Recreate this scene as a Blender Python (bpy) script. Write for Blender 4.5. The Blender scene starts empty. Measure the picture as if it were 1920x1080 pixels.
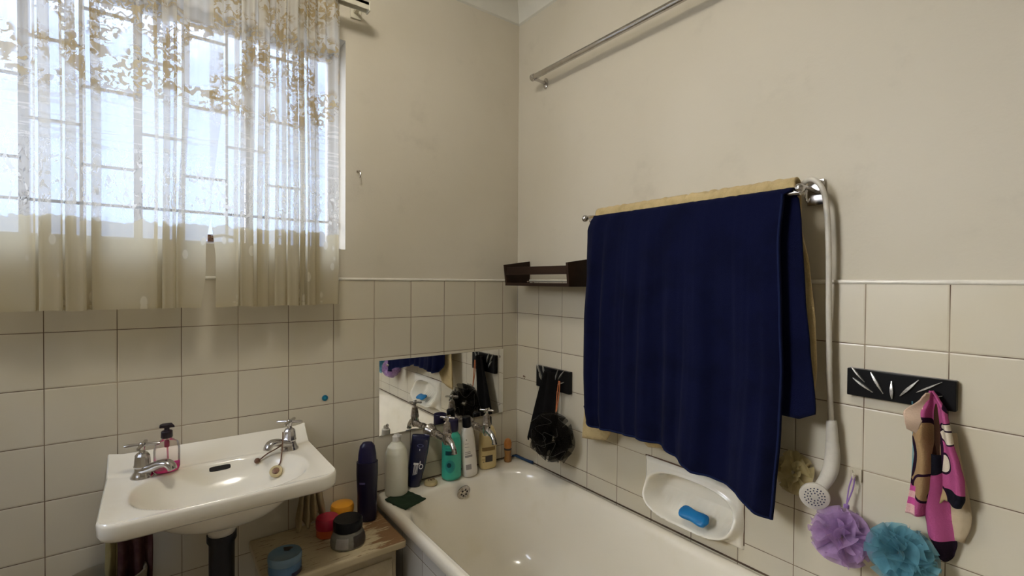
import bpy, math, random
from math import sin, cos, pi, radians, sqrt, atan2
from mathutils import Vector, Matrix, noise as mn
random.seed(7)
S = bpy.context.scene
COL = S.collection
ZT = 1.37            # top of the tiled dado
TS = 0.152           # tile module

# ------------------------------------------------------------------ materials
def N(nt, t, **kw):
    n = nt.nodes.new(t)
    for k, v in kw.items(): setattr(n, k, v)
    return n
def L(nt, a, b): nt.links.new(a, b)
def math_(nt, op, a, b=None, clamp=False):
    n = N(nt, 'ShaderNodeMath', operation=op, use_clamp=clamp)
    for i, v in enumerate((a, b)):
        if v is None: continue
        if isinstance(v, (int, float)): n.inputs[i].default_value = v
        else: L(nt, v, n.inputs[i])
    return n.outputs[0]
def mixc(nt, f, a, b, bt='MIX'):
    n = N(nt, 'ShaderNodeMix', data_type='RGBA', blend_type=bt)
    for i, v in ((0, f), (6, a), (7, b)):
        if isinstance(v, (int, float)): n.inputs[i].default_value = v
        elif isinstance(v, tuple): n.inputs[i].default_value = (*v[:3], 1)
        else: L(nt, v, n.inputs[i])
    return n.outputs[2]
def ramp(nt, v, lo, hi):
    n = N(nt, 'ShaderNodeMapRange', interpolation_type='SMOOTHSTEP')
    L(nt, v, n.inputs[0]); n.inputs[1].default_value = lo; n.inputs[2].default_value = hi
    return n.outputs[0]
def noise_(nt, vec, scale, detail=3, rough=.5, dist=0):
    n = N(nt, 'ShaderNodeTexNoise'); n.inputs['Scale'].default_value = scale
    n.inputs['Detail'].default_value = detail; n.inputs['Roughness'].default_value = rough
    n.inputs['Distortion'].default_value = dist
    if vec is not None: L(nt, vec, n.inputs['Vector'])
    return n.outputs['Fac']
def base(name):
    m = bpy.data.materials.new(name); m.use_nodes = True
    nt = m.node_tree; b = nt.nodes['Principled BSDF']
    return m, nt, b
def coords(nt, scale=(1, 1, 1), kind='Object'):
    tc = N(nt, 'ShaderNodeTexCoord'); mp = N(nt, 'ShaderNodeMapping'); mp.inputs['Scale'].default_value = scale
    L(nt, tc.outputs[kind], mp.inputs['Vector']); return mp.outputs[0]
def bumpn(nt, b, h, strength, dist):
    n = N(nt, 'ShaderNodeBump'); n.inputs['Strength'].default_value = strength; n.inputs['Distance'].default_value = dist
    L(nt, h, n.inputs['Height']); L(nt, n.outputs[0], b.inputs['Normal']); return n
def mat(name, col, rough=.5, metal=0, col2=None, nscale=20, lo=.4, hi=.7, bump=0, bscale=80, bdist=.001, coat=0, spec=.5,
        stretch=(1, 1, 1), trans=0, ior=1.45, sheen=0, sss=0, rough2=None):
    m, nt, b = base(name)
    b.inputs['Roughness'].default_value = rough; b.inputs['Metallic'].default_value = metal
    b.inputs['Base Color'].default_value = (*col, 1); b.inputs['Specular IOR Level'].default_value = spec
    b.inputs['Coat Weight'].default_value = coat; b.inputs['Coat Roughness'].default_value = .08
    b.inputs['Transmission Weight'].default_value = trans; b.inputs['IOR'].default_value = ior
    b.inputs['Sheen Weight'].default_value = sheen
    v = coords(nt, stretch)
    if sss: b.inputs['Subsurface Weight'].default_value = sss; b.inputs['Subsurface Radius'].default_value = (.01, .008, .006)
    f = noise_(nt, v, nscale, 5, .6)
    c2 = col2 if col2 else tuple(c * .88 for c in col)
    L(nt, mixc(nt, ramp(nt, f, lo, hi), col, c2), b.inputs['Base Color'])
    if rough2 is not None:
        r = N(nt, 'ShaderNodeMapRange'); L(nt, f, r.inputs[0]); r.inputs[1].default_value = .3; r.inputs[2].default_value = .7
        r.inputs[3].default_value = rough; r.inputs[4].default_value = rough2; L(nt, r.outputs[0], b.inputs['Roughness'])
    if bump: bumpn(nt, b, noise_(nt, v, bscale, 4, .6), bump, bdist)
    return m

def tile_mat(name, axis, phase, col=(.60, .545, .425)):
    """glazed square tiles with thin grimy joints; axis = horizontal world axis of the wall"""
    m, nt, b = base(name)
    g = N(nt, 'ShaderNodeNewGeometry'); sp = N(nt, 'ShaderNodeSeparateXYZ'); L(nt, g.outputs['Position'], sp.inputs[0])
    pos = g.outputs['Position']
    u = math_(nt, 'DIVIDE', math_(nt, 'ADD', sp.outputs[axis], phase), TS)
    w = math_(nt, 'DIVIDE', math_(nt, 'SUBTRACT', sp.outputs[2], ZT), TS)
    def edge(t):
        fr = math_(nt, 'FRACT', t); return math_(nt, 'SUBTRACT', .5, math_(nt, 'ABSOLUTE', math_(nt, 'SUBTRACT', fr, .5)))
    d = math_(nt, 'MINIMUM', edge(u), edge(w))
    grout = math_(nt, 'SUBTRACT', 1, ramp(nt, d, .004, .0095))
    cid = N(nt, 'ShaderNodeCombineXYZ'); L(nt, math_(nt, 'FLOOR', u), cid.inputs[0]); L(nt, math_(nt, 'FLOOR', w), cid.inputs[1])
    wn = N(nt, 'ShaderNodeTexWhiteNoise'); L(nt, cid.outputs[0], wn.inputs[0])
    c1 = tuple(c * .95 for c in col)
    tcol = mixc(nt, wn.outputs[0], col, c1)
    tcol = mixc(nt, ramp(nt, noise_(nt, pos, 2.2, 3), .45, .75), tcol, tuple(x * y for x, y in zip(col, (.96, .94, .86))))
    gn = noise_(nt, pos, 3.2, 3)
    gcol = mixc(nt, ramp(nt, gn, .36, .56), (.33, .26, .17), (.11, .065, .035))
    L(nt, mixc(nt, grout, tcol, gcol), b.inputs['Base Color'])
    rr = mixc(nt, grout, (.30, .30, .30), (.8, .8, .8)); L(nt, rr, b.inputs['Roughness'])
    h = math_(nt, 'ADD', math_(nt, 'MULTIPLY', ramp(nt, d, .004, .03), 1.0), math_(nt, 'MULTIPLY', noise_(nt, pos, 14, 2), .25))
    bumpn(nt, b, h, .5, .0012)
    return m

M = {}
def wallpaint():
    m, nt, b = base('wall_paint')
    g = N(nt, 'ShaderNodeNewGeometry'); p = g.outputs['Position']
    c = mixc(nt, ramp(nt, noise_(nt, p, 1.3, 4), .35, .7), (.62, .57, .465), (.57, .52, .41))
    c = mixc(nt, math_(nt, 'MULTIPLY', ramp(nt, noise_(nt, p, 5, 6, .65), .55, .8), .5), c, (.45, .41, .33))
    L(nt, c, b.inputs['Base Color']); b.inputs['Roughness'].default_value = .6; b.inputs['Specular IOR Level'].default_value = .3
    h = math_(nt, 'ADD', noise_(nt, p, 9, 4), math_(nt, 'MULTIPLY', noise_(nt, p, 150, 2), .12))
    bumpn(nt, b, h, .35, .006)
    return m
M['wall'] = wallpaint()
M['tileA'] = tile_mat('glazed_tile_window_wall', 0, .0836 + 10 * TS)
M['tileB'] = tile_mat('glazed_tile_bath_wall', 1, .1569 + 10 * TS, (.63, .575, .455))
M['trim'] = mat('tile_edge', (.78, .74, .64), .3, coat=.3)
M['enamel'] = mat('enamel', (.84, .78, .65), .16, coat=.4, col2=(.78, .71, .55), nscale=5, lo=.5, hi=.8)
M['ceramic'] = mat('ceramic', (.86, .81, .69), .14, coat=.4, col2=(.82, .76, .62), nscale=6, lo=.5, hi=.8)
M['chrome'] = mat('chrome', (.60, .58, .57), .14, 1, col2=(.52, .49, .47), nscale=20, rough2=.22)
M['old_chrome'] = mat('tarnished_chrome', (.55, .51, .47), .2, 1, col2=(.30, .25, .20), nscale=60, rough2=.4)
M['dark'] = mat('dark_gap', (.015, .012, .01), .8)
M['navy'] = mat('navy_terry', (.0050, .0066, .028), .95, col2=(.0038, .0050, .020), nscale=9, bump=.8, bscale=420, bdist=.002, spec=.03, sheen=.03)
M['navy_hem'] = mat('navy_hem', (.009, .014, .050), .9, bump=.5, bscale=500, spec=.05, sheen=.03)
M['beige'] = mat('beige_terry', (.60, .46, .23), .95, col2=(.48, .36, .17), nscale=30, bump=1, bscale=330, bdist=.003, spec=.1, sheen=.15)
M['beige_cloth'] = mat('beige_rag', (.42, .33, .19), .95, col2=(.32, .25, .14), bump=.8, bscale=200, spec=.1)
M['maroon'] = mat('maroon_cloth', (.06, .022, .022), .95, col2=(.09, .045, .035), bump=.8, bscale=200, spec=.1)
M['shelfwood'] = mat('dark_stained_wood', (.018, .008, .004), .5, col2=(.034, .015, .007), spec=.25, nscale=14, stretch=(1, .15, 1), bump=.2, bscale=60)
M['black'] = mat('black_gloss', (.005, .005, .006), .3, spec=.25)
M['silver'] = mat('brushed_silver', (.62, .61, .57), .35, .75, col2=(.40, .39, .36), nscale=200)
M['white_plastic'] = mat('white_plastic', (.62, .58, .50), .32, sss=.05)
M['rail_white'] = mat('curtain_rail_white', (.62, .58, .45), .35)
M['mirror'] = mat('mirror_glass', (.90, .90, .88), .015, 1, col2=(.85, .85, .83))
M['navy_plastic'] = mat('navy_plastic', (.005, .007, .040), .25, col2=(.0045, .006, .034), coat=.2)
M['purple_plastic'] = mat('dark_purple_plastic', (.006, .004, .020), .3, col2=(.005, .003, .015))
M['teal'] = mat('teal_gel', (.055, .46, .33), .25, col2=(.05, .42, .30), sss=.15)
M['teal_dark'] = mat('dark_teal_print', (.0, .06, .07), .4)
M['teal_mid'] = mat('mid_teal_print', (.02, .28, .25), .4)
M['cap_navy'] = mat('cap_navy', (.009, .006, .036), .35)
M['milky'] = mat('milky_plastic', (.66, .64, .52), .38, col2=(.62, .59, .46), nscale=4, sss=.15)
M['cream'] = mat('cream_plastic', (.72, .58, .29), .3, col2=(.68, .53, .25), sss=.1)
M['lotion'] = mat('lotion_white', (.74, .69, .61), .3, col2=(.70, .65, .56))
M['label_white'] = mat('print_white', (.72, .72, .76), .5)
M['label_grey'] = mat('print_grey', (.30, .27, .25), .5)
M['label_dark'] = mat('print_dark', (.045, .035, .03), .5)
M['label_gold'] = mat('print_gold', (.30, .19, .06), .45)
M['wood'] = mat('turned_wood', (.40, .20, .06), .35, col2=(.28, .13, .04), nscale=30, stretch=(1, 1, .2), coat=.2)
M['razor'] = mat('blue_razor_plastic', (.012, .045, .12), .3)
M['soapblue'] = mat('blue_soap', (.008, .19, .46), .4, col2=(.01, .16, .40), nscale=20, sss=.1)
M['green_pad'] = mat('green_scouring_pad', (.012, .030, .010), .95, bump=1, bscale=300, bdist=.003)
M['red_lid'] = mat('red_translucent_plastic', (.40, .015, .045), .3, sss=.2)
M['orange_base'] = mat('orange_tub', (.55, .10, .03), .3, sss=.2)
M['amber'] = mat('amber_plastic', (.80, .36, .03), .3, col2=(.72, .30, .02), sss=.25)
M['grey_jar'] = mat('grey_jar_plastic', (.22, .21, .18), .25, .3)
M['blue_jar'] = mat('blue_frosted_jar', (.13, .22, .30), .2, col2=(.10, .19, .28), coat=.5)
M['brownred'] = mat('tub_label', (.05, .02, .015), .3)
M['pvc'] = mat('black_waste_pipe', (.008, .008, .012), .4)
M['brown_plug'] = mat('rusty_metal', (.16, .08, .05), .5, .5, col2=(.30, .20, .12), nscale=80)
M['rubber'] = mat('perished_rubber', (.52, .42, .22), .5, col2=(.46, .36, .18))
M['pink_liquid'] = mat('pink_liquid_soap', (1.0, .04, .34), .15, sss=.2)
M['blackcloth'] = mat('black_cloth', (.010, .009, .009), .9, bump=.8, bscale=250, spec=.1)
M['orange_cord'] = mat('orange_cord', (.55, .18, .07), .8)
M['lilac_cord'] = mat('lilac_cord', (.30, .17, .42), .8)
M['frame'] = mat('window_frame_paint', (.58, .55, .52), .4)
M['bars'] = mat('burglar_bar_paint', (.62, .58, .55), .4)
M['floor'] = tile_mat('floor_tile', 0, 1.6, (.33, .27, .2))
M['ceilp'] = mat('ceiling_paint', (.66, .64, .56), .6, col2=(.62, .6, .52), nscale=3)
M['blue_dot'] = mat('teal_sticker', (.0, .13, .22), .3)
M['blue_dot2'] = mat('teal_sticker_centre', (.0, .26, .40), .3)

def net(name, col, alpha=.55, rough=.6):
    m, nt, b = base(name); nt.nodes.remove(b)
    out = nt.nodes['Material Output']
    d = N(nt, 'ShaderNodeBsdfDiffuse'); t = N(nt, 'ShaderNodeBsdfTranslucent'); tr = N(nt, 'ShaderNodeBsdfTransparent')
    v = coords(nt); f = noise_(nt, v, 40, 3)
    c = mixc(nt, ramp(nt, f, .35, .7), col, tuple(x * .75 for x in col))
    L(nt, c, d.inputs[0]); L(nt, c, t.inputs[0])
    m1 = N(nt, 'ShaderNodeMixShader'); m1.inputs[0].default_value = .35; L(nt, d.outputs[0], m1.inputs[1]); L(nt, t.outputs[0], m1.inputs[2])
    m2 = N(nt, 'ShaderNodeMixShader'); m2.inputs[0].default_value = alpha
    L(nt, tr.outputs[0], m2.inputs[1]); L(nt, m1.outputs[0], m2.inputs[2]); L(nt, m2.outputs[0], out.inputs[0])
    return m
M['net_black'] = net('black_netting', (.026, .022, .018), .62)
M['net_black_edge'] = net('grey_netting_edge', (.12, .12, .11), .8)
M['net_lilac'] = net('lilac_netting', (.62, .42, .70), .58)
M['net_teal'] = net('turquoise_netting', (.20, .47, .57), .58)
M['net_cream'] = net('cream_netting', (.62, .52, .27), .62)

def clear(name, col, tr=.8):
    m, nt, b = base(name); out = nt.nodes['Material Output']; nt.nodes.remove(b)
    t = N(nt, 'ShaderNodeBsdfTransparent'); t.inputs[0].default_value = (*col, 1)
    g = N(nt, 'ShaderNodeBsdfGlossy'); g.inputs['Roughness'].default_value = .05
    fr = N(nt, 'ShaderNodeFresnel'); fr.inputs[0].default_value = 1.35
    mx = N(nt, 'ShaderNodeMixShader'); L(nt, math_(nt, 'MULTIPLY', fr.outputs[0], .8), mx.inputs[0]); L(nt, t.outputs[0], mx.inputs[1]); L(nt, g.outputs[0], mx.inputs[2])
    L(nt, mx.outputs[0], out.inputs[0]); return m
M['clear_pink'] = clear('clear_plastic_pink_tint', (.975, .94, .94))
M['pane'] = clear('window_glass', (.97, .98, 1))

def worn_paint():
    m, nt, b = base('worn_cream_paint')
    v = coords(nt, (1, 5, 5)); v1 = coords(nt)
    n1 = noise_(nt, v, 9, 6, .65, .3); n2 = noise_(nt, v1, 5, 3)
    g = N(nt, 'ShaderNodeTexCoord'); sp = N(nt, 'ShaderNodeSeparateXYZ'); L(nt, g.outputs['Object'], sp.inputs[0])
    up = N(nt, 'ShaderNodeNewGeometry'); su = N(nt, 'ShaderNodeSeparateXYZ'); L(nt, up.outputs['Normal'], su.inputs[0])
    top = math_(nt, 'GREATER_THAN', su.outputs[2], .6)
    # bare timber patch on the right of the top, where bottles have stood
    patch = ramp(nt, math_(nt, 'ADD', math_(nt, 'MULTIPLY', sp.outputs[0], 4.5), math_(nt, 'MULTIPLY', math_(nt, 'SUBTRACT', n1, .5), 2.4)), .54, .66)
    streak = ramp(nt, noise_(nt, coords(nt, (1, 9, 9)), 14, 5, .65), .57, .62)
    bare = math_(nt, 'MULTIPLY', math_(nt, 'MAXIMUM', patch, streak), top)
    wood = mixc(nt, n1, (.16, .075, .03), (.27, .15, .06))
    paint = mixc(nt, ramp(nt, n2, .35, .7), (.58, .48, .30), (.48, .39, .23))
    L(nt, mixc(nt, bare, paint, wood), b.inputs['Base Color']); b.inputs['Roughness'].default_value = .5
    bumpn(nt, b, math_(nt, 'SUBTRACT', 1, bare), .5, .001)
    return m
M['worn'] = worn_paint()

def curtain_mat():
    m, nt, b = base('lace_curtain_fabric'); out = nt.nodes['Material Output']; nt.nodes.remove(b)
    uv = N(nt, 'ShaderNodeUVMap').outputs[0]; sp = N(nt, 'ShaderNodeSeparateXYZ'); L(nt, uv, sp.inputs[0]); z = sp.outputs[1]
    foliage = noise_(nt, uv, 44, 3, .5, 1.5); big = noise_(nt, uv, 8, 2, .5)
    clump = ramp(nt, big, .42, .52)
    m1 = math_(nt, 'MULTIPLY', ramp(nt, foliage, .47, .53), clump)
    edge1 = math_(nt, 'MULTIPLY', math_(nt, 'SUBTRACT', 1, ramp(nt, math_(nt, 'ABSOLUTE', math_(nt, 'SUBTRACT', foliage, .47)), .006, .028)), clump)
    zup = ramp(nt, z, 1.80, 1.90)
    m1 = math_(nt, 'MULTIPLY', m1, zup)
    # woven water lines and grasses below the trees
    mp = N(nt, 'ShaderNodeMapping'); mp.inputs['Scale'].default_value = (.45, 5.2, 1); L(nt, uv, mp.inputs[0])
    ln = ramp(nt, noise_(nt, mp.outputs[0], 17, 3, .55, .6), .53, .58)
    lines = math_(nt, 'MULTIPLY', ln, math_(nt, 'MULTIPLY', ramp(nt, z, 1.66, 1.72), math_(nt, 'SUBTRACT', 1, ramp(nt, z, 1.88, 1.96))))
    mp2 = N(nt, 'ShaderNodeMapping'); mp2.inputs['Scale'].default_value = (1.7, .75, 1); mp2.inputs['Rotation'].default_value = (0, 0, .6); L(nt, uv, mp2.inputs[0])
    gr = ramp(nt, noise_(nt, mp2.outputs[0], 34, 2, .5, 1.8), .55, .59)
    grass = math_(nt, 'MULTIPLY', gr, math_(nt, 'MULTIPLY', ramp(nt, z, 1.545, 1.56), math_(nt, 'SUBTRACT', 1, ramp(nt, z, 1.66, 1.74))))
    motif = math_(nt, 'MAXIMUM', math_(nt, 'MAXIMUM', m1, math_(nt, 'MULTIPLY', lines, .8)), grass)
    # closed weave at the bottom with scattered woven leaves
    vo = N(nt, 'ShaderNodeTexVoronoi', feature='F1'); mp3 = N(nt, 'ShaderNodeMapping'); mp3.inputs['Scale'].default_value = (1.6, .8, 1); mp3.inputs['Rotation'].default_value = (0, 0, .5); L(nt, uv, mp3.inputs[0]); L(nt, mp3.outputs[0], vo.inputs['Vector']); vo.inputs['Scale'].default_value = 14
    leaf = math_(nt, 'SUBTRACT', 1, ramp(nt, vo.outputs['Distance'], .17, .22))
    wob = math_(nt, 'MULTIPLY', math_(nt, 'SUBTRACT', noise_(nt, uv, 30, 2), .5), .05)
    solid = math_(nt, 'SUBTRACT', 1, ramp(nt, math_(nt, 'ADD', z, wob), 1.520, 1.528))
    leafband = math_(nt, 'MULTIPLY', leaf, math_(nt, 'SUBTRACT', 1, ramp(nt, z, 1.505, 1.52)))
    head = ramp(nt, z, 2.12, 2.17)
    a = math_(nt, 'MAXIMUM', math_(nt, 'MULTIPLY', motif, .90), .52)
    gn = noise_(nt, mp2.outputs[0], 34, 2, .5, 1.8)
    gedge = math_(nt, 'MULTIPLY', math_(nt, 'SUBTRACT', 1, ramp(nt, math_(nt, 'ABSOLUTE', math_(nt, 'SUBTRACT', gn, .55)), .008, .03)), math_(nt, 'MULTIPLY', ramp(nt, z, 1.52, 1.54), math_(nt, 'SUBTRACT', 1, ramp(nt, z, 1.68, 1.76))))
    hole = math_(nt, 'MAXIMUM', math_(nt, 'MULTIPLY', edge1, zup), gedge)
    hole = math_(nt, 'MAXIMUM', hole, math_(nt, 'MULTIPLY', leaf, math_(nt, 'MULTIPLY', ramp(nt, z, 1.525, 1.53), math_(nt, 'SUBTRACT', 1, ramp(nt, z, 1.57, 1.59)))))
    a = math_(nt, 'MULTIPLY', a, math_(nt, 'SUBTRACT', 1, math_(nt, 'MULTIPLY', hole, .75)))
    a = math_(nt, 'MAXIMUM', a, math_(nt, 'MULTIPLY', solid, .84))
    a = math_(nt, 'MAXIMUM', a, math_(nt, 'MULTIPLY', head, .78))
    a = math_(nt, 'MAXIMUM', a, math_(nt, 'MULTIPLY', leafband, .97))
    mot = math_(nt, 'MAXIMUM', m1, 0.0)
    col = mixc(nt, mot, (.80, .77, .69), (.52, .41, .23))
    col = mixc(nt, math_(nt, 'MULTIPLY', solid, .8), col, (.62, .54, .34))
    col = mixc(nt, math_(nt, 'MULTIPLY', leafband, .6), col, (.80, .76, .64))
    d = N(nt, 'ShaderNodeBsdfDiffuse'); t = N(nt, 'ShaderNodeBsdfTranslucent'); tr = N(nt, 'ShaderNodeBsdfTransparent')
    L(nt, col, d.inputs[0]); L(nt, col, t.inputs[0])
    m1s = N(nt, 'ShaderNodeMixShader'); m1s.inputs[0].default_value = .58; L(nt, d.outputs[0], m1s.inputs[1]); L(nt, t.outputs[0], m1s.inputs[2])
    m2 = N(nt, 'ShaderNodeMixShader'); L(nt, a, m2.inputs[0]); L(nt, tr.outputs[0], m2.inputs[1]); L(nt, m1s.outputs[0], m2.inputs[2]); L(nt, m2.outputs[0], out.inputs[0])
    return m
M['curtain'] = curtain_mat()

def hand_towel_mat():
    """pink terry printed with black-outlined pale discs, black and tan patches; all in the weave (UV metres)"""
    m, nt, b = base('printed_hand_towel'); uv = N(nt, 'ShaderNodeUVMap').outputs[0]
    sp = N(nt, 'ShaderNodeSeparateXYZ'); L(nt, uv, sp.inputs[0]); u, v = sp.outputs[0], sp.outputs[1]
    def disc(cx, cy, rx, ry):
        dx = math_(nt, 'DIVIDE', math_(nt, 'SUBTRACT', u, cx), rx); dy = math_(nt, 'DIVIDE', math_(nt, 'SUBTRACT', v, cy), ry)
        return math_(nt, 'SQRT', math_(nt, 'ADD', math_(nt, 'MULTIPLY', dx, dx), math_(nt, 'MULTIPLY', dy, dy)))
    c = (.42, .085, .22)
    def put(cur, dd, col, thick=.12, outline=True):
        if outline: cur = mixc(nt, math_(nt, 'LESS_THAN', dd, 1 + thick), cur, (.02, .006, .02))
        return mixc(nt, math_(nt, 'LESS_THAN', dd, 1.0), cur, col)
    for cx, cy, rx, ry in ((.060, .275, .015, .021), (.055, .222, .016, .010), (.052, .205, .017, .012), (.094, .155, .014, .019), (.044, .145, .012, .018), (.10, .075, .02, .014)):
        c = put(c, disc(cx, cy, rx, ry), (.66, .58, .45), .28)
    c = put(c, disc(.012, .155, .027, .072), (.34, .22, .11), .16)
    c = put(c, disc(.018, .085, .020, .028), (.34, .22, .11), .2)
    c = put(c, disc(-.012, .15, .016, .05), (.018, .008, .018), 0, False)
    c = put(c, disc(.030, .15, .007, .12), (.05, .022, .012), 0, False)
    c = put(c, disc(.062, .065, .045, .030), (.008, .008, .013), 0, False)
    c = put(c, disc(.04, .05, .013, .04), (.42, .31, .16), .15)
    c = put(c, disc(.085, -.062, .05, .03), (.012, .006, .012), 0, False)
    low = math_(nt, 'MULTIPLY', math_(nt, 'LESS_THAN', v, .085), math_(nt, 'LESS_THAN', u, .002))
    st = math_(nt, 'GREATER_THAN', math_(nt, 'FRACT', math_(nt, 'MULTIPLY', v, 34)), .5)
    pale = mixc(nt, math_(nt, 'MULTIPLY', st, math_(nt, 'GREATER_THAN', v, .03)), (.66, .40, .38), (.52, .08, .27))
    c = mixc(nt, low, c, pale)
    top = math_(nt, 'MULTIPLY', math_(nt, 'GREATER_THAN', v, .255), math_(nt, 'LESS_THAN', u, .012))
    c = mixc(nt, top, c, (.70, .48, .42))
    g = N(nt, 'ShaderNodeNewGeometry')
    c = mixc(nt, g.outputs['Backfacing'], c, (.55, .42, .26))
    L(nt, c, b.inputs['Base Color']); b.inputs['Roughness'].default_value = .95; b.inputs['Specular IOR Level'].default_value = .1
    bumpn(nt, b, noise_(nt, coords(nt), 350, 3), .8, .002)
    return m
M['hand'] = hand_towel_mat()

# ------------------------------------------------------------------ geometry
class G:
    def __init__(s): s.v = []; s.f = []; s.uv = None
    def add(s, v, f, tf=None):
        n = len(s.v)
        for p in v: s.v.append(tuple(tf @ Vector(p)) if tf is not None else tuple(p))
        for q in f: s.f.append([i + n for i in q])
        return s
    def box(s, lo, hi, tf=None):
        x0, y0, z0 = lo; x1, y1, z1 = hi
        v = [(x0, y0, z0), (x1, y0, z0), (x1, y1, z0), (x0, y1, z0), (x0, y0, z1), (x1, y0, z1), (x1, y1, z1), (x0, y1, z1)]
        return s.add(v, [(0, 3, 2, 1), (4, 5, 6, 7), (0, 1, 5, 4), (1, 2, 6, 5), (2, 3, 7, 6), (3, 0, 4, 7)], tf)
    def loft(s, rings, cap0=True, cap1=True, closed=True, tf=None):
        n = len(rings[0]); v = [p for r in rings for p in r]; f = []
        for i in range(len(rings) - 1):
            for j in range(n if closed else n - 1):
                k = (j + 1) % n
                f.append((i * n + j, i * n + k, (i + 1) * n + k, (i + 1) * n + j))
        if cap0: f.append(tuple(reversed(range(n))))
        if cap1: f.append(tuple((len(rings) - 1) * n + j for j in range(n)))
        return s.add(v, f, tf)
    def lathe(s, prof, n=32, tf=None, cap=True):
        return s.loft([[(r * cos(2 * pi * j / n), r * sin(2 * pi * j / n), z) for j in range(n)] for r, z in prof], cap, cap, True, tf)
    def tube(s, pts, r, n=12, cap=True, tf=None, closed=False):
        pts = [Vector(p) for p in pts]; m = len(pts); rs = r if isinstance(r, (list, tuple)) else [r] * m
        rings = []; up = None
        for i in range(m):
            if closed: t = pts[(i + 1) % m] - pts[i - 1]
            else: t = pts[min(i + 1, m - 1)] - pts[max(i - 1, 0)]
            t.normalize()
            if up is None:
                up = Vector((0, 0, 1)) if abs(t.z) < .9 else Vector((1, 0, 0))
            a = t.cross(up).normalized(); up = a.cross(t).normalized()
            rings.append([tuple(pts[i] + (a * cos(2 * pi * j / n) + up * sin(2 * pi * j / n)) * rs[i]) for j in range(n)])
        if closed: rings.append(rings[0]); cap = False
        return s.loft(rings, cap, cap, True, tf)
    def grid(s, fn, nu, nv, tf=None, uvf=None):
        v = []; f = []
        for i in range(nu + 1):
            for j in range(nv + 1): v.append(fn(i / nu, j / nv))
        for i in range(nu):
            for j in range(nv):
                a = i * (nv + 1) + j; f.append((a, a + nv + 1, a + nv + 2, a + 1))
        if uvf:
            if s.uv is None: s.uv = []
            s.uv += [uvf(i / nu, j / nv) for i in range(nu + 1) for j in range(nv + 1)]
        return s.add(v, f, tf)

def part(root, name, g, m, local=False, smooth=True, bevel=0, solid=0, sub=0, ang=40, kind=None, label=None, seg=2):
    off = Vector((0, 0, 0)) if (local or root is None) else root.matrix_basis.translation
    if root is not None and not local:
        o_ = Vector((0, 0, 0)); r_ = root
        while r_ is not None: o_ += r_.location; r_ = r_.parent
        off = o_
    me = bpy.data.meshes.new(name)
    me.from_pydata([tuple(Vector(p) - off) for p in g.v], [], g.f); me.validate()
    if g.uv:
        ul = me.uv_layers.new(name='UVMap')
        for lp in me.loops: ul.data[lp.index].uv = g.uv[lp.vertex_index]
    me.materials.append(m)
    if smooth:
        me.polygons.foreach_set('use_smooth', [True] * len(me.polygons))
        me.set_sharp_from_angle(angle=radians(ang))
    o = bpy.data.objects.new(name, me); COL.objects.link(o)
    if root is not None: o.parent = root
    if bevel:
        b = o.modifiers.new('bevel', 'BEVEL'); b.width = bevel; b.segments = seg; b.limit_method = 'ANGLE'; b.angle_limit = radians(30)
    if solid:
        b = o.modifiers.new('thickness', 'SOLIDIFY'); b.thickness = solid; b.offset = 0
    if sub:
        b = o.modifiers.new('smooth', 'SUBSURF'); b.levels = sub; b.render_levels = sub
    if kind: o['kind'] = kind
    if label: o['label'] = label
    return o
def thing(name, label, cat, loc, rot=(0, 0, 0), group=None):
    o = bpy.data.objects.new(name, None); o.empty_display_size = .05; COL.objects.link(o)
    o.location = loc; o.rotation_euler = rot; o['label'] = label; o['category'] = cat
    if group: o['group'] = group
    return o
def single(name, g, m, label, cat, loc=(0, 0, 0), **kw):
    """a thing that is one mesh, origin at loc (vertices given in world space)"""
    g.v = [tuple(Vector(p) - Vector(loc)) for p in g.v]
    o = part(None, name, g, m, local=True, **kw); o.location = loc; o['label'] = label; o['category'] = cat
    return o
def struct(name, g, m, parent=None, **kw):
    return part(parent, name, g, m, kind='structure', **kw)
def smoothpts(pts, n=6, closed=False):
    P = [Vector(p) for p in pts]; out = []; m = len(P)
    for i in range(m if closed else m - 1):
        if closed: a, b, c, d = P[i - 1], P[i], P[(i + 1) % m], P[(i + 2) % m]
        else: a, b, c, d = P[max(i - 1, 0)], P[i], P[i + 1], P[min(i + 2, m - 1)]
        for k in range(n):
            t = k / n
            out.append(.5 * ((2 * b) + (c - a) * t + (2 * a - 5 * b + 4 * c - d) * t * t + (3 * b - a - 3 * c + d) * t ** 3))
    if not closed: out.append(P[-1])
    return out
def interp(tab, x):
    if x <= tab[0][0]: return tab[0][1]
    for (a, va), (b, vb) in zip(tab, tab[1:]):
        if x <= b:
            t = (x - a) / (b - a); t = t * t * (3 - 2 * t) * .5 + t * .5
            return va + (vb - va) * t
    return tab[-1][1]
def sse(t, rx, ry, p):
    c, s_ = cos(t), sin(t)
    return (rx * math.copysign(abs(c) ** (2 / p), c), ry * math.copysign(abs(s_) ** (2 / p), s_))
def nz(x, y, z=0.0): return mn.noise(Vector((x, y, z)))

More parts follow.
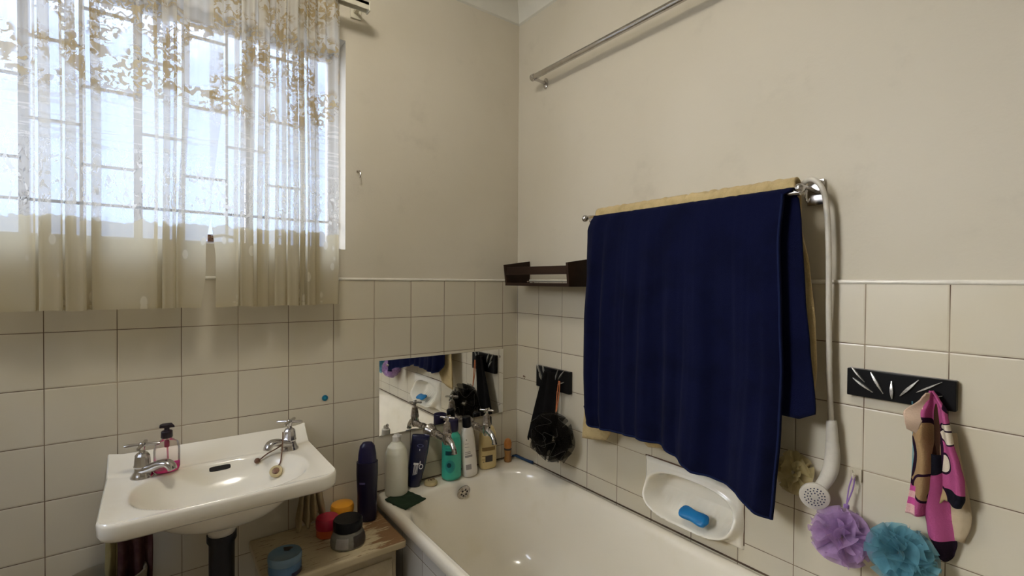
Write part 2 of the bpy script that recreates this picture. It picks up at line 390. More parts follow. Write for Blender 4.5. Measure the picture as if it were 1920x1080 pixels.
# ------------------------------------------------------------------ the room
RX, RY, RZ = -2.55, -2.75, 2.66
WX0, WX1, WZ0, WZ1 = -2.05, -.80, 1.478, 2.245     # window opening
g = G()
for lo, hi in (((WX1, 0.006, 0), (0.2, .24, RZ)), ((RX - .2, 0.006, 0), (WX0, .24, RZ)), ((WX0, 0.006, 0), (WX1, .24, WZ0)), ((WX0, 0.006, WZ1), (WX1, .24, RZ))):
    g.box(lo, hi)
wa = struct('wall_back', g, M['wall'], smooth=False)
g = G(); g.box((RX, 0, 0), (0.008, .007, ZT)); struct('tile_dado', g, M['tileA'], wa, smooth=False)
g = G(); g.tube([(RX, .001, ZT - .001), (0, .001, ZT - .001)], .0055, 10); struct('tile_edge', g, M['trim'], wa)
g = G(); g.box((0.006, RY - .2, 0), (.2, 0.006, .56)); g.box((0.006, RY - .2, .78), (.2, 0.006, RZ)); g.box((0.006, RY - .2, .56), (.2, -1.10, .78)); g.box((.006, -.735, .56), (.2, .006, .78)); g.box((.09, -1.1, .56), (.2, -.735, .78))
wb = struct('wall_right', g, M['wall'], smooth=False)
g = G(); x0, x1 = 0, .007
DY0, DY1, DZ0, DZ1 = -1.085, -.748, .592, .765
for lo, hi in (((x0, RY, 0), (x1, 0, DZ0)), ((x0, RY, DZ1), (x1, 0, ZT)), ((x0, RY, DZ0), (x1, DY0, DZ1)), ((x0, DY1, DZ0), (x1, 0, DZ1))): g.box(lo, hi)
struct('tile_dado', g, M['tileB'], wb, smooth=False)
g = G(); g.tube([(.001, RY, ZT - .001), (.001, 0, ZT - .001)], .0055, 10); struct('tile_edge', g, M['trim'], wb)
LY0, LY1, LZ0, LZ1 = -.95, -.30, 1.60, 2.35      # added opening, high in the unseen side wall, for a fill light
g = G()
for lo, hi in (((RX - .2, RY - .2, 0), (RX, LY0, RZ)), ((RX - .2, LY1, 0), (RX, .2, RZ)), ((RX - .2, LY0, 0), (RX, LY1, LZ0)), ((RX - .2, LY0, LZ1), (RX, LY1, RZ))): g.box(lo, hi)
struct('wall_left', g, M['wall'], smooth=False)
DX0, DX1, DH = -2.35, -1.50, 2.03
g = G(); g.box((RX - .2, RY - .2, 0), (DX0, RY, RZ)); g.box((DX1, RY - .2, 0), (.2, RY, RZ)); g.box((DX0, RY - .2, DH), (DX1, RY, RZ))
struct('wall_front', g, M['wall'], smooth=False)
g = G(); g.box((RX - .2, RY - 1.2, -.1), (.2, .24, 0)); struct('floor', g, M['floor'], smooth=False)
g = G(); g.box((RX - .2, RY - .2, RZ), (.2, .24, RZ + .1)); struct('ceiling', g, M['ceilp'], smooth=False)
g = G(); g.box((DX0 - .06, RY - .0, 0), (DX0, RY + .02, DH + .06)); g.box((DX1, RY, 0), (DX1 + .06, RY + .02, DH + .06)); g.box((DX0, RY, DH), (DX1, RY + .02, DH + .06))
struct('door_1', g, M['ceilp'], bevel=.004)
g = G(); HY = RY - 1.2       # closed box beyond the door, added to keep sky light out
g.box((RX - .2, HY - .1, 0), (.2, HY, RZ)); g.box((RX - .3, HY - .1, 0), (RX - .2, RY - .2, RZ)); g.box((.2, HY - .1, 0), (.3, RY - .2, RZ)); g.box((RX - .3, HY - .1, RZ), (.3, RY - .2, RZ + .1))
struct('hallway_light_block', g, M['wall'], smooth=False)
g = G(); g.box((RX - .1, LY0, LZ0), (RX - .06, LY0 + .03, LZ1)); g.box((RX - .1, LY1 - .03, LZ0), (RX - .06, LY1, LZ1)); g.box((RX - .1, LY0, LZ0), (RX - .06, LY1, LZ0 + .03)); g.box((RX - .1, LY0, LZ1 - .03), (RX - .06, LY1, LZ1))
struct('fill_opening_frame', g, M['frame'], bevel=.002)  # frame round the added fill opening
# coved cornice
def cove(name, along, sgn):
    g = G(); n = 10; H = .095
    prof = [(0, 0)] + [(.008 + (H - .008) * (1 - cos(a)), .006 + (H - .006) * sin(a)) for a in [pi / 2 * k / n for k in range(n + 1)]] + [(H + .012, H), (0, H)]
    rings = []
    for e in (0, 1):
        ring = []
        for d, h in prof:
            if along == 'x': ring.append(((RX if e == 0 else .006), .006 - d, RZ - .1 + h))
            else: ring.append((.006 - d, (RY if e == 0 else .006), RZ - .1 + h))
        rings.append(ring)
    g.loft(rings); struct(name, g, M['ceilp'], ang=25)
cove('trim_1', 'x', 1); cove('trim_2', 'y', 1)

# window: steel casement, panes, burglar bars
wr = bpy.data.objects.new('window_1', None); COL.objects.link(wr); wr.location = ((WX0 + WX1) / 2, .12, WZ0); wr['kind'] = 'structure'
g = G(); fy0, fy1 = .105, .14
g.box((WX0, fy0, WZ0), (WX1, fy1, WZ0 + .014)); g.box((WX0, fy0, WZ1 - .04), (WX1, fy1, WZ1)); g.box((WX0, fy0, WZ0), (WX0 + .035, fy1, WZ1)); g.box((WX1 - .035, fy0, WZ0), (WX1, fy1, WZ1))
for x in (-1.656, -1.405, -1.10): g.box((x - .011, fy0, WZ0), (x + .011, fy1, WZ1))
part(wr, 'window_frame', g, M['frame'], bevel=.003)
g = G(); g.box((WX0, .06, WZ0 - .004), (WX1, .105, WZ0 + .006)); part(wr, 'window_sill', g, M['frame'], bevel=.002)
g = G()
xs = [-1.95, -1.80, -1.656, -1.534, -1.405, -1.29, -1.17, -1.05, -.93]
for x in xs: g.box((x - .004, .083, WZ0), (x + .004, .091, WZ1))
pitch = .2265
for i in range(len(xs) - 1):
    off = 0 if i % 2 == 0 else .113
    z = 1.583 + off
    while z < WZ1:
        g.box((xs[i], .083, z - .004), (xs[i + 1], .091, z + .004)); z += pitch
    z = 1.583 + off - pitch
    if z > WZ0: g.box((xs[i], .083, z - .004), (xs[i + 1], .091, z + .004))
g.box((WX0, .083, 1.579), (WX1, .091, 1.587))
part(wr, 'burglar_bars', g, M['bars'], smooth=False)
for k, (a, b) in enumerate(((WX0 + .035, -1.667), (-1.645, -1.416), (-1.394, -1.111), (-1.089, WX1 - .035))):
    g = G(); g.box((a, .12, WZ0 + .014), (b, .123, WZ1 - .04)); part(wr, 'window_pane', g, M['pane'], smooth=False)
g = G(); g.box((-1.225, .075, 1.490), (-1.208, .100, 1.512)); g.tube([(-1.216, .07, 1.503), (-1.19, .062, 1.51), (-1.15, .06, 1.505)], .005, 8); part(wr, 'window_latch', g, M['brown_plug'])

# ------------------------------------------------------------------ curtains and rail
def curtain(name, label, segs, edgefn=None, seed=0):
    """segs: list of (x0,x1,y) runs of cloth seen in plan; runs joined by fold-backs"""
    pts = []
    for i, (a, b, y) in enumerate(segs):
        n = max(2, int(abs(b - a) / .012))
        for k in range(n + 1):
            t = k / n
            ax = a - (.009 if (i and y < segs[i - 1][2]) else 0) * 0
            pts.append((a + (b - a) * t, y + (.004 * sin(t * pi * max(1, round((b - a) / .06))) if b - a > .05 else 0)))
    # overlap at every step: front runs extend over recessed neighbours
    P = smoothpts([(p[0], p[1], 0) for p in pts], 3)
    arc = [0]
    for a, b in zip(P, P[1:]): arc.append(arc[-1] + (b - a).length)
    n = len(P) - 1; ztop, zb = 2.345, 1.281
    def fn(u, v):
        i = min(n, int(round(u * n))); p = P[i]; z = zb + (ztop - zb) * v
        h = (z - zb) / (ztop - zb)
        x = p.x; y = p.y
        y = -.088 + (y + .088) * (1 - .25 * h) + .006 * nz(x * 9 + seed, z * 2.2) * (1 + h)
        x += .010 * nz(x * 5, z * 1.5, 3 + seed) * h * 1.2 + .004 * nz(x * 26, z * 1.2, seed) * h
        y += .010 * h * sin(x * 210 + 2 * nz(x * 8, z * .8, 9)) * min(1, max(0, (h - .35) * 2.2))
        if edgefn: x += edgefn(u, z)
        zz = z if v > 0 else z + .004 * nz(x * 18, 5, seed)
        return (x, y, zz)
    g = G(); g.grid(fn, n, 70, uvf=lambda u, v: (arc[min(n, int(round(u * n)))] + seed, zb + (ztop - zb) * v))
    root = thing(name, label, 'curtain', (-1.2, -.085, 1.28), group=None)
    part(root, 'cloth', g, M['curtain'], ang=180)
    def hem(u, v):
        i = min(n, int(round(u * n))); b = fn(u, 0)
        return (b[0], b[1] - .0012, b[2] + .012 * v)
    g = G(); g.grid(hem, n, 1, uvf=lambda u, v: (arc[min(n, int(round(u * n)))] + seed, 1.3 + .01 * v)); part(root, 'hem', g, M['curtain'], ang=180)
    return root
F_, R_ = -.104, -.062
def runs(lst):
    out = []
    for a, b, y in lst:
        o = .011 if y <= -.09 else -.003
        out.append((a, b, y))
    res = []
    for i, (a, b, y) in enumerate(out):
        a2 = a if i == 0 else a - (.010 if y < out[i - 1][2] else -.0) + (-.008 if y > out[i - 1][2] else 0)
        b2 = b if i == len(out) - 1 else b + (.008 if out[i + 1][2] < y else 0)
        res.append((a2, b2, y))
    return res
segL = runs([(-2.12, -2.0, R_), (-2.0, -1.93, F_), (-1.93, -1.90, R_), (-1.90, -1.605, F_ + .012), (-1.605, -1.588, R_), (-1.588, -1.554, F_), (-1.554, -1.539, R_), (-1.539, -1.508, F_), (-1.508, -1.489, R_), (-1.489, -1.359, F_ + .008),
             (-1.359, -1.338, R_), (-1.338, -1.316, F_), (-1.316, -1.306, R_ - .01), (-1.306, -1.244, F_)])
segR = runs([(-1.219, -1.159, F_), (-1.159, -1.145, R_), (-1.145, -1.118, F_), (-1.118, -1.097, R_ - .015), (-1.097, -1.073, F_ + .01), (-1.073, -1.048, R_), (-1.048, -1.024, F_ + .004), (-1.024, -1.012, R_), (-1.012, -.988, F_ - .006), (-.988, -.972, R_),
             (-.972, -.965, F_ + .01), (-.965, -.950, R_), (-.950, -.933, F_), (-.933, -.922, R_ - .01), (-.922, -.853, F_ + .014), (-.853, -.846, R_)])
curtain('lace_curtain', 'cream lace curtain on the left with wide sheer folds, ending at the gap', segL, lambda u, z: (.014 * min(1, max(0, (z - 1.46) / .10)) + .03 * min(1, max(0, (z - 1.6) / .3))) * max(0, (u - .90) / .1) - .012 * max(0, (u - .97) / .03) * max(0, 1 - (z - 1.28) / .1), 0.0)
curtain('lace_curtain', 'cream lace curtain on the right, tightly gathered beside the bare wall', segR, lambda u, z: -.014 * max(0, (.06 - u) / .06) * min(1, max(0, (z - 1.44) / .12)), 4.3)
rt = thing('curtain_rail', 'cream metal curtain rail above the window, its end past the lace curtains', 'curtain rail', (-.75, 0, 2.335))
g = G(); g.box((-2.3, -.106, 2.340), (-.752, -.076, 2.352)); g.box((-2.3, -.106, 2.325), (-.752, -.102, 2.352)); g.box((-2.3, -.080, 2.325), (-.752, -.076, 2.352)); part(rt, 'rail', g, M['rail_white'], bevel=.001)
g = G(); g.box((-.754, -.108, 2.322), (-.748, -.074, 2.355)); part(rt, 'end_stop', g, M['rail_white'], bevel=.002)
g = G(); g.box((-.775, -.09, 2.352), (-.76, .006, 2.362)); g.box((-.785, -.003, 2.335), (-.745, .006, 2.385)); part(rt, 'bracket', g, M['rail_white'], bevel=.002)
g = G(); g.tube(smoothpts([(-.754, 0.006, 1.772), (-.754, -.012, 1.772), (-.754, -.022, 1.765), (-.754, -.024, 1.752), (-.754, -.015, 1.748)], 5), .0022, 8); g.lathe([(.006, 0), (.005, .003)], 12, Matrix.Translation((-.754, .006, 1.772)) @ Matrix.Rotation(pi / 2, 4, 'X'))
single('wall_hook', g, M['old_chrome'], 'small bent metal hook on the plain wall right of the window', 'hook', (-.754, .0, 1.77))

# ------------------------------------------------------------------ chrome rod over the bath
rt = thing('shower_curtain_rod', 'long chrome rod high on the right-hand wall above the towels', 'rod', (0, -.18, 2.235))
g = G(); g.tube([(-.055, -.172, 2.246), (-.055, -1.75, 2.246)], .0115, 20); part(rt, 'rod', g, M['chrome'])
g = G(); g.lathe([(.0125, 0), (.0145, .002), (.0145, .018), (.0125, .02)], 20, Matrix.Translation((-.055, -.165, 2.246)) @ Matrix.Rotation(pi / 2, 4, 'X')); part(rt, 'end_cap', g, M['chrome'])
for y in (-.190, -1.70):
    g = G(); g.tube([(-.055, y, 2.236), (-.03, y, 2.232), (.0, y, 2.230)], [.008, .006, .007], 12); g.box((-.057, y - .005, 2.228), (-.047, y + .005, 2.24))
    fr = [[(.006 - d, y + .013 * sc * cos(a), 2.230 + .024 * sc * sin(a)) for a in [2 * pi * k / 20 for k in range(20)]] for d, sc in ((0, 1), (.005, 1), (.008, .8))]
    g.loft(fr); part(rt, 'bracket', g, M['chrome'])

# ------------------------------------------------------------------ mirror
rt = thing('wall_mirror', 'frameless rectangular mirror screwed to the tiles behind the bath taps', 'mirror', (-.38, 0, .76))
g = G(); g.box((-.674, -.006, .762), (-.082, -.0005, 1.055)); part(rt, 'glass', g, M['mirror'], bevel=.0012)
for x, z in ((-.640, 1.035), (-.103, 1.020), (-.640, .80), (-.103, .803)):
    g = G(); g.lathe([(.0055, 0), (.0055, .002), (.003, .0042), (.0005, .005)], 16, Matrix.Translation((x, -.006, z)) @ Matrix.Rotation(pi / 2, 4, 'X')); part(rt, 'screw', g, M['chrome'])
g = G(); g.lathe([(.0105, 0), (.0105, .003), (.009, .004)], 24, Matrix.Translation((-.874, 0, .939)) @ Matrix.Rotation(pi / 2, 4, 'X'))
sd = single('round_sticker', g, M['blue_dot'], 'small round dark teal dot stuck on the tiles right of the washbasin', 'sticker', (-.874, 0, .939))
g = G(); g.lathe([(.0035, 0), (.0035, .0045), (.001, .005)], 12, Matrix.Translation((-.874, 0, .939)) @ Matrix.Rotation(pi / 2, 4, 'X')); part(sd, 'centre', g, M['blue_dot2'])

# ------------------------------------------------------------------ bath
BZ = .546; BX = -.688; BL = -1.72
bt = thing('bathtub', 'cream enamel bathtub built in along the right-hand wall', 'bathtub', (-.34, -.86, 0))
def rrect(cx, cy, hx, hy, r, n=10, z=0.0, jit=None):
    out = []
    for qx, qy, a0 in ((1, 1, 0), (-1, 1, pi / 2), (-1, -1, pi), (1, -1, 1.5 * pi)):
        for k in range(n + 1):
            a = a0 + pi / 2 * k / n
            out.append((cx + qx * (hx - r) + r * cos(a), cy + qy * (hy - r) + r * sin(a), z))
    # straight-edge subdivision so lofts stay even
    res = []
    for i, p in enumerate(out):
        q = out[(i + 1) % len(out)]; d = math.dist(p, q); m = max(1, int(d / .06)) if i % (n + 1) == n else 1
        m = 12 if i % (n + 1) == n else 1
        for k in range(m): t = k / m; res.append((p[0] + (q[0] - p[0]) * t, p[1] + (q[1] - p[1]) * t, z))
    return res
ix0, ix1, iy0, iy1 = -.655, -.045, -1.62, -.095
icx, icy, ihx, ihy = (ix0 + ix1) / 2, (iy0 + iy1) / 2, (ix1 - ix0) / 2, (iy1 - iy0) / 2
ocx, ocy, ohx, ohy = BX / 2, BL / 2, -BX / 2, -BL / 2
rings = []
for inset, z in ((.004, BZ - .045), (0, BZ - .030), (0, BZ - .014), (.004, BZ - .005), (.012, BZ - .0008), (.020, BZ)):
    rings.append(rrect(ocx, ocy, ohx - inset, ohy - inset, max(.012, .03 - inset), z=z))
for grow, z in ((.022, BZ - .0005), (.012, BZ - .003), (.004, BZ - .009), (-.003, BZ - .020), (-.012, BZ - .05)):
    rings.append(rrect(icx, icy, ihx + grow, ihy + grow, .20 + grow, z=z))
for sx, sy, dz, r in ((-.022, -.030, .12, .20), (-.034, -.048, .22, .19), (-.050, -.066, .30, .18), (-.075, -.095, .345, .16), (-.11, -.14, .368, .14), (-.17, -.22, .378, .10)):
    rings.append(rrect(icx, icy, ihx + sx, ihy + sy, r, z=BZ - dz))
g = G(); g.loft(rings, False, True); part(bt, 'tub', g, M['enamel'], ang=60)
g = G(); g.box((BX + .012, BL, 0), (BX + .024, -.002, BZ - .04)); part(bt, 'side_panel', g, tile_mat('bath_panel_tile', 1, .08 + 10 * TS, (.52, .50, .46)), smooth=False)
g = G()
g.lathe([(.030, 0), (.030, .003), (.025, .006), (.008, .0065), (.0005, .0065)], 28)
OT = Matrix.Translation((-.360, -.1185, .505)) @ Matrix.Rotation(pi / 2 + .25, 4, 'X')
of = part(bt, 'overflow', G().add(g.v, g.f, OT), M['old_chrome'])
for k in range(6):
    a = k * pi / 3 + .3
    g = G(); g.lathe([(.0042, .0066), (.0042, .0074)], 10, OT @ Matrix.Translation((.0 + .013 * cos(a), .013 * sin(a), 0))); part(of, 'hole', g, M['dark'])

g = G(); g.tube([(-.001, -.001, BZ + .0015), (-.001, BL, BZ + .0015)], .0028, 8); g.tube([(-.001, -.001, BZ + .0015), (BX + .01, -.001, BZ + .0015)], .0022, 8)
part(bt, 'grimy_seal', g, mat('grimy_joint', (.06, .035, .02), .8, col2=(.13, .085, .05), nscale=25), label='dark grimy joint')
# ------------------------------------------------------------------ tiled-in soap dish
rt = thing('soap_dish', 'cream ceramic soap dish set into the tiles above the bath rim', 'soap dish', (0, -.92, .60))
def dish(u, v):
    y = DY1 + .003 + (DY0 - DY1 - .006) * u; z = DZ0 - .003 + (DZ1 - DZ0 + .006) * v
    cu, cv = u - .5, v - .5
    # rounded plate edge
    e = min(min(u, 1 - u) * .337, min(v, 1 - v) * .175)
    h = .016 * min(1, sqrt(max(0, e) / .012))
    d = sqrt((abs(cu) / .445) ** 2.6 + (abs(cv + .055) / .40) ** 2.6) if True else 0
    bowl = 1 / (1 + math.exp((d - .87) * 26))
    lower = 1 / (1 + math.exp((v - .42) * 14))
    ring = math.exp(-((d - 1.02) / .10) ** 2)
    h += ring * (.007 + .032 * lower)
    rec = bowl * (.055 + .03 * (1 - lower))
    low = max(0, (.42 - v) / .42)
    h = h * (1 - bowl) + bowl * (-.055 + .090 * low ** 1.15)
    if .06 < low and d < .8 and abs(cu) < .4: h += .0022 * sin(u * 95) * bowl * min(1, low * 3)
    return (-h, y, z)
g = G(); g.grid(dish, 110, 64); part(rt, 'dish', g, M['ceramic'], ang=180)
g = G(); g.tube(smoothpts([(-.002, DY1 + .006, DZ1 + .001), (-.003, -.85, DZ1 + .003), (-.002, -.95, DZ1), (-.002, DY0 - .004, DZ1 + .001)], 8), .0026, 8); g.tube([(-.001, DY0 - .002, DZ1), (-.001, DY0 - .002, DZ0 + .01)], .0022, 8); part(rt, 'rusty_joint', g, mat('rusty_joint', (.10, .05, .025), .8, col2=(.2, .13, .08), nscale=60), label='dark rusty joint')
g = G(); prof = []
rings = []
for k in range(15):
    t = -1 + 2 * k / 14; L_ = .050 * t; w = (1 - abs(t) ** 4) ** .25
    waist = .025 - .005 * math.exp(-(t / .4) ** 2)
    rings.append([(waist * w * sse(a, 1, 1, 2.6)[0], L_, .010 * w * sse(a, 1, 1, 2.6)[1]) for a in [2 * pi * j / 20 for j in range(20)]])
g.loft(rings)
T = Matrix.Translation((-.031, -.945, .640)) @ Matrix.Rotation(radians(4), 4, 'X') @ Matrix.Rotation(radians(-28), 4, 'Y')
g = G().add(g.v, g.f, T)
single('soap_bar', g, M['soapblue'], 'blue bar of soap with a narrow waist lying in the soap dish', 'soap', (-.031, -.945, .640), sub=1)

# ------------------------------------------------------------------ taps
def handle(g, z, R, arms=4, rot=0.4, tf=None):
    tf = tf or Matrix()
    for k in range(arms):
        a = rot + k * 2 * pi / arms
        g.tube([(0, 0, z), (R * .4 * cos(a), R * .4 * sin(a), z + .001), (R * .8 * cos(a), R * .8 * sin(a), z + .0005), (R * cos(a), R * sin(a), z)], [.0055, .0042, .0048, .0035], 10, tf=tf)
    g.lathe([(.0001, z + .008), (.006, z + .007), (.0085, z + .003), (.0085, z - .003), (.0065, z - .008), (.0055, z - .014)], 18, tf)
def basin_tap(label, loc, rz):
    rt = thing('basin_tap', label, 'tap', loc, (0, 0, rz))
    g = G(); g.lathe([(.0245, 0), (.0245, .003), (.021, .008), (.0175, .018), (.0155, .028)], 24)
    rings = []
    path = smoothpts([(-.004, 0, .016), (.022, 0, .024), (.045, 0, .034), (.063, 0, .036), (.073, 0, .028), (.076, 0, .020)], 5)
    for i, p in enumerate(path):
        t = i / (len(path) - 1); w = .0175 - .006 * t + .003 * max(0, t - .7); h = .013 - .005 * t
        tan = (path[min(i + 1, len(path) - 1)] - path[max(i - 1, 0)]).normalized(); up = Vector((-tan.z, 0, tan.x))
        rings.append([tuple(p + Vector((0, w * cos(a), 0)) + up * h * sin(a)) for a in [2 * pi * j / 16 for j in range(16)]])
    g.loft(rings); part(rt, 'spout', g, M['chrome'], local=True)
    g = G(); g.lathe([(.0175, .026), (.019, .030), (.0175, .034), (.0165, .046), (.0155, .056), (.012, .062), (.007, .065), (.0055, .075)], 12); part(rt, 'bonnet', g, M['chrome'], local=True, ang=20)
    g = G(); handle(g, .083, .036, rot=.45); part(rt, 'handle', g, M['chrome'], local=True)
    rt.scale = (1.13, 1.13, 1.08)
    return rt
DK = .808
basin_tap('chrome basin tap at the left end of the washbasin, beside the pink soap', (-1.394, -.088, DK), radians(-38))
tr_ = basin_tap('chrome basin tap at the right end of the washbasin with chain hanging', (-1.011, -.090, DK), radians(-150))
def bath_tap(label, x):
    rt = thing('bath_tap', label, 'tap', (x, 0, .745))
    g = G(); RT = Matrix.Translation((x, 0, .745)) @ Matrix.Rotation(pi / 2, 4, 'X')
    g.lathe([(.030, 0), (.030, .004), (.027, .014), (.020, .028), (.0155, .034), (.0145, .04)], 28, RT); part(rt, 'flange', g, M['old_chrome'])
    g = G(); g.lathe([(.0125, .036), (.0125, .06), (.0165, .062), (.0165, .075), (.0125, .078), (.0125, .12), (.014, .13), (.014, .15)], 20, RT); part(rt, 'inlet_pipe', g, M['old_chrome'])
    g = G()
    path = smoothpts([(x, -.140, .752), (x, -.165, .748), (x, -.188, .738), (x, -.203, .722), (x, -.207, .706)], 6)
    n = len(path); g.tube(path, [.0155 - .006 * min(1, i / (n * .6)) + (.0015 if i > n - 4 else 0) for i in range(n)], 18)
    g.lathe([(.012, .728), (.0165, .736), (.0172, .748), (.0165, .762), (.0165, .768)], 22, Matrix.Translation((x, -.15, 0))); part(rt, 'spout', g, M['chrome'])
    g = G(); g.lathe([(.0165, .766), (.0185, .770), (.0185, .776), (.0165, .780), (.0145, .800), (.0125, .812), (.007, .816), (.0055, .824)], 10, Matrix.Translation((x, -.15, 0))); part(rt, 'bonnet', g, M['old_chrome'], ang=20)
    g = G(); handle(g, .832, .030, rot=.65, tf=Matrix.Translation((x, -.15, 0))); part(rt, 'handle', g, M['chrome'])
bath_tap('wall-mounted chrome bath tap in front of the teal bottle', -.455)
bath_tap('wall-mounted chrome bath tap in front of the cream bottle', -.270)

# ------------------------------------------------------------------ washbasin
bs = thing('washbasin', 'white ceramic washbasin hung on the tiled wall below the window', 'washbasin', (-1.2, -.0, .6))
bx0, bx1, by1 = -1.470, -.945, -.392
bcx, bcy, brx, bry = -1.208, -.232, .208, .150
def basin_top(u, v):
    # v 0 back -> 1 front
    y = -.001 + by1 * v
    wl = .006 * v ** 2
    x = bx0 + (bx1 - bx0) * u
    cx, cy = (bx0 + bx1) / 2, 0
    # rounded front corners
    r = .045; fx = (bx1 - bx0) / 2 - r
    dx = x - cx
    if v > .5:
        ox = max(0, abs(dx) - fx); maxy = by1 + (r - sqrt(max(0, r * r - ox * ox))) * .75
        y = by1 * .5 + (maxy - by1 * .5) * (v - .5) * 2
    up = max(0, 1 - (-y) / .062); z = DK + .049 * up ** 1.3
    side = min(abs(x - bx0), abs(bx1 - x)); z += .006 * max(0, 1 - side / .03) - 0
    z += .004 * max(0, 1 - abs(y - by1) / .02)
    dd = sqrt(((x - bcx) / brx) ** 2 + ((y - bcy) / bry) ** 2 if True else 0)
    dd = (abs((x - bcx) / brx) ** 2.3 + abs((y - bcy) / bry) ** 2.3) ** (1 / 2.3)
    if dd < 1.04:
        t = max(0, 1.04 - dd) / 1.04
        z -= .095 * (1 - (1 - min(1, t * 1.15)) ** 2.6) * (1 - math.exp(-t * 30))
    return (x, y, z)
g = G(); NU, NV = 96, 72
g.grid(basin_top, NU, NV)
g.f = [tuple(reversed(f)) for f in g.f]
def strip(pts_top):
    n = len(pts_top); prof = ((-.0035, -.003), (-.0045, -.008), (-.0030, -.030), (.002, -.040), (.012, -.046), (.03, -.046))
    rows = [pts_top]
    for ins, dz in prof:
        row = []
        for p in pts_top:
            c = Vector((bcx, -.15, 0)); d = Vector((p[0], p[1], 0)) - c; d.normalize()
            yy = min(-.001, p[1] - d.y * ins)
            row.append((p[0] - d.x * ins, yy, min(p[2] + dz, 2) if dz > -.02 else DK + dz + .003))
        rows.append(row)
    return rows
edge = [basin_top(0, j / NV) for j in range(NV + 1)] + [basin_top(i / NU, 1) for i in range(1, NU + 1)] + [basin_top(1, 1 - j / NV) for j in range(1, NV + 1)]
rows = strip(edge); g.loft(rows, False, False, closed=False)
part(bs, 'basin', g, M['ceramic'], ang=180)
g = G(); rings = []
for k in range(16):
    dd_ = 1.02 - .84 * (k / 15); t = (1.04 - dd_) / 1.04; z = DK - .016 - 1.12 * .095 * (1 - (1 - min(1, t * 1.15)) ** 2.6) * (1 - math.exp(-t * 30))
    rings.append([(bcx + sse(a, brx, bry, 2.3)[0] * dd_, min(-.002, bcy + sse(a, brx, bry, 2.3)[1] * dd_), z) for a in [2 * pi * j / 48 for j in range(48)]])
g.loft(rings, False, True); part(bs, 'bowl_underside', g, M['ceramic'], ang=60)
# overflow slot on the back slope of the bowl
def slot(off):
    ring = []
    for a in [2 * pi * j / 24 for j in range(24)]:
        px, pz = sse(a, .028, .0058, 5)
        ring.append((px, pz))
    return ring
g = G(); cy_ = -.118; zc = .785
best = None
for j in range(NV + 1):
    p = basin_top((-1.207 - bx0) / (bx1 - bx0), j / NV)
    if p[1] < -.088 and best is None: best = (p, basin_top((-1.207 - bx0) / (bx1 - bx0), (j - 1) / NV))
p, q = best; tang = (Vector(q) - Vector(p)).normalized(); nrm = Vector((1, 0, 0)).cross(tang).normalized()
if nrm.y > 0: nrm = -nrm
g.loft([[tuple(Vector(p) + Vector((1, 0, 0)) * a + tang * b * 1.25 + nrm * h) for a, b in slot(0)] for h in (-.006, .0014)]); part(bs, 'overflow_slot', g, M['dark'])
g = G(); g.lathe([(.036, .705), (.037, .662), (.032, .645), (.026, .640)], 24, Matrix.Translation((-1.215, -.215, 0))); part(bs, 'waste_outlet', g, M['white_plastic'])
g = G(); g.lathe([(.037, .648), (.037, .630), (.032, .622), (.031, .1)], 28, Matrix.Translation((-1.215, -.215, 0))); g.lathe([(.031, .1), (.031, .0)], 28, Matrix.Translation((-1.215, -.215, 0))); part(bs, 'waste_pipe', g, M['pvc'])

# plug, chains
def surf_z(x, y):
    u = (x - bx0) / (bx1 - bx0); v = y / by1
    return basin_top(u, v)[2]
pl = thing('basin_plug', 'perished rubber plug on a metal chain lying inside the washbasin', 'plug', (-1.064, -.160, surf_z(-1.064, -.160)))
zc = surf_z(-1.064, -.160)
T = Matrix.Translation((-1.064, -.160, zc + .010)) @ Matrix.Rotation(.75, 4, 'X') @ Matrix.Rotation(-.3, 4, 'Y')
g = G(); g.lathe([(.013, -.008), (.0185, .003), (.0185, .008), (.016, .009)], 24, T); part(pl, 'plug_body', g, M['rubber'])
g = G(); g.lathe([(.0105, .0088), (.0105, .0105), (.006, .0125), (.002, .013)], 14, T); part(pl, 'centre_stud', g, M['brown_plug'])
def chain(pts, n, r=.0022):
    P = smoothpts(pts, 10); g = G()
    ln = [0]
    for a, b in zip(P, P[1:]): ln.append(ln[-1] + (b - a).length)
    for k in range(n):
        s_ = ln[-1] * k / (n - 1); i = 0
        while i < len(ln) - 2 and ln[i + 1] < s_: i += 1
        c = P[i].lerp(P[i + 1], (s_ - ln[i]) / max(1e-6, ln[i + 1] - ln[i]))
        g.lathe([(.0003, -r), (r * .8, -r * .6), (r, 0), (r * .8, r * .6), (.0003, r)], 8, Matrix.Translation(c))
    g.tube(P, r * .4, 6); return g
c1 = [(-1.034, -.105, DK + .062), (-1.040, -.128, DK + .030), (-1.048, -.140, surf_z(-1.048, -.140) + .006), (-1.060, -.152, zc + .024)]
part(pl, 'chain', chain(c1, 46), M['brown_plug'])
bl = thing('chain_ball', 'small loose chain ending in a tarnished metal ball in the washbasin', 'chain', (-1.108, -.104, surf_z(-1.108, -.104)))
zb = surf_z(-1.108, -.104)
g = G(); g.lathe([(.0004, -.009), (.005, -.0075), (.0088, -.003), (.0088, .002), (.0055, .007), (.0004, .009)], 16, Matrix.Translation((-1.108, -.104, zb + .010))); part(bl, 'ball', g, M['brown_plug'])
part(bl, 'chain', chain([(-1.102, -.106, zb + .012), (-1.08, -.112, DK + .006), (-1.060, -.122, DK + .018), (-1.040, -.128, DK + .030)], 30), M['brown_plug'])

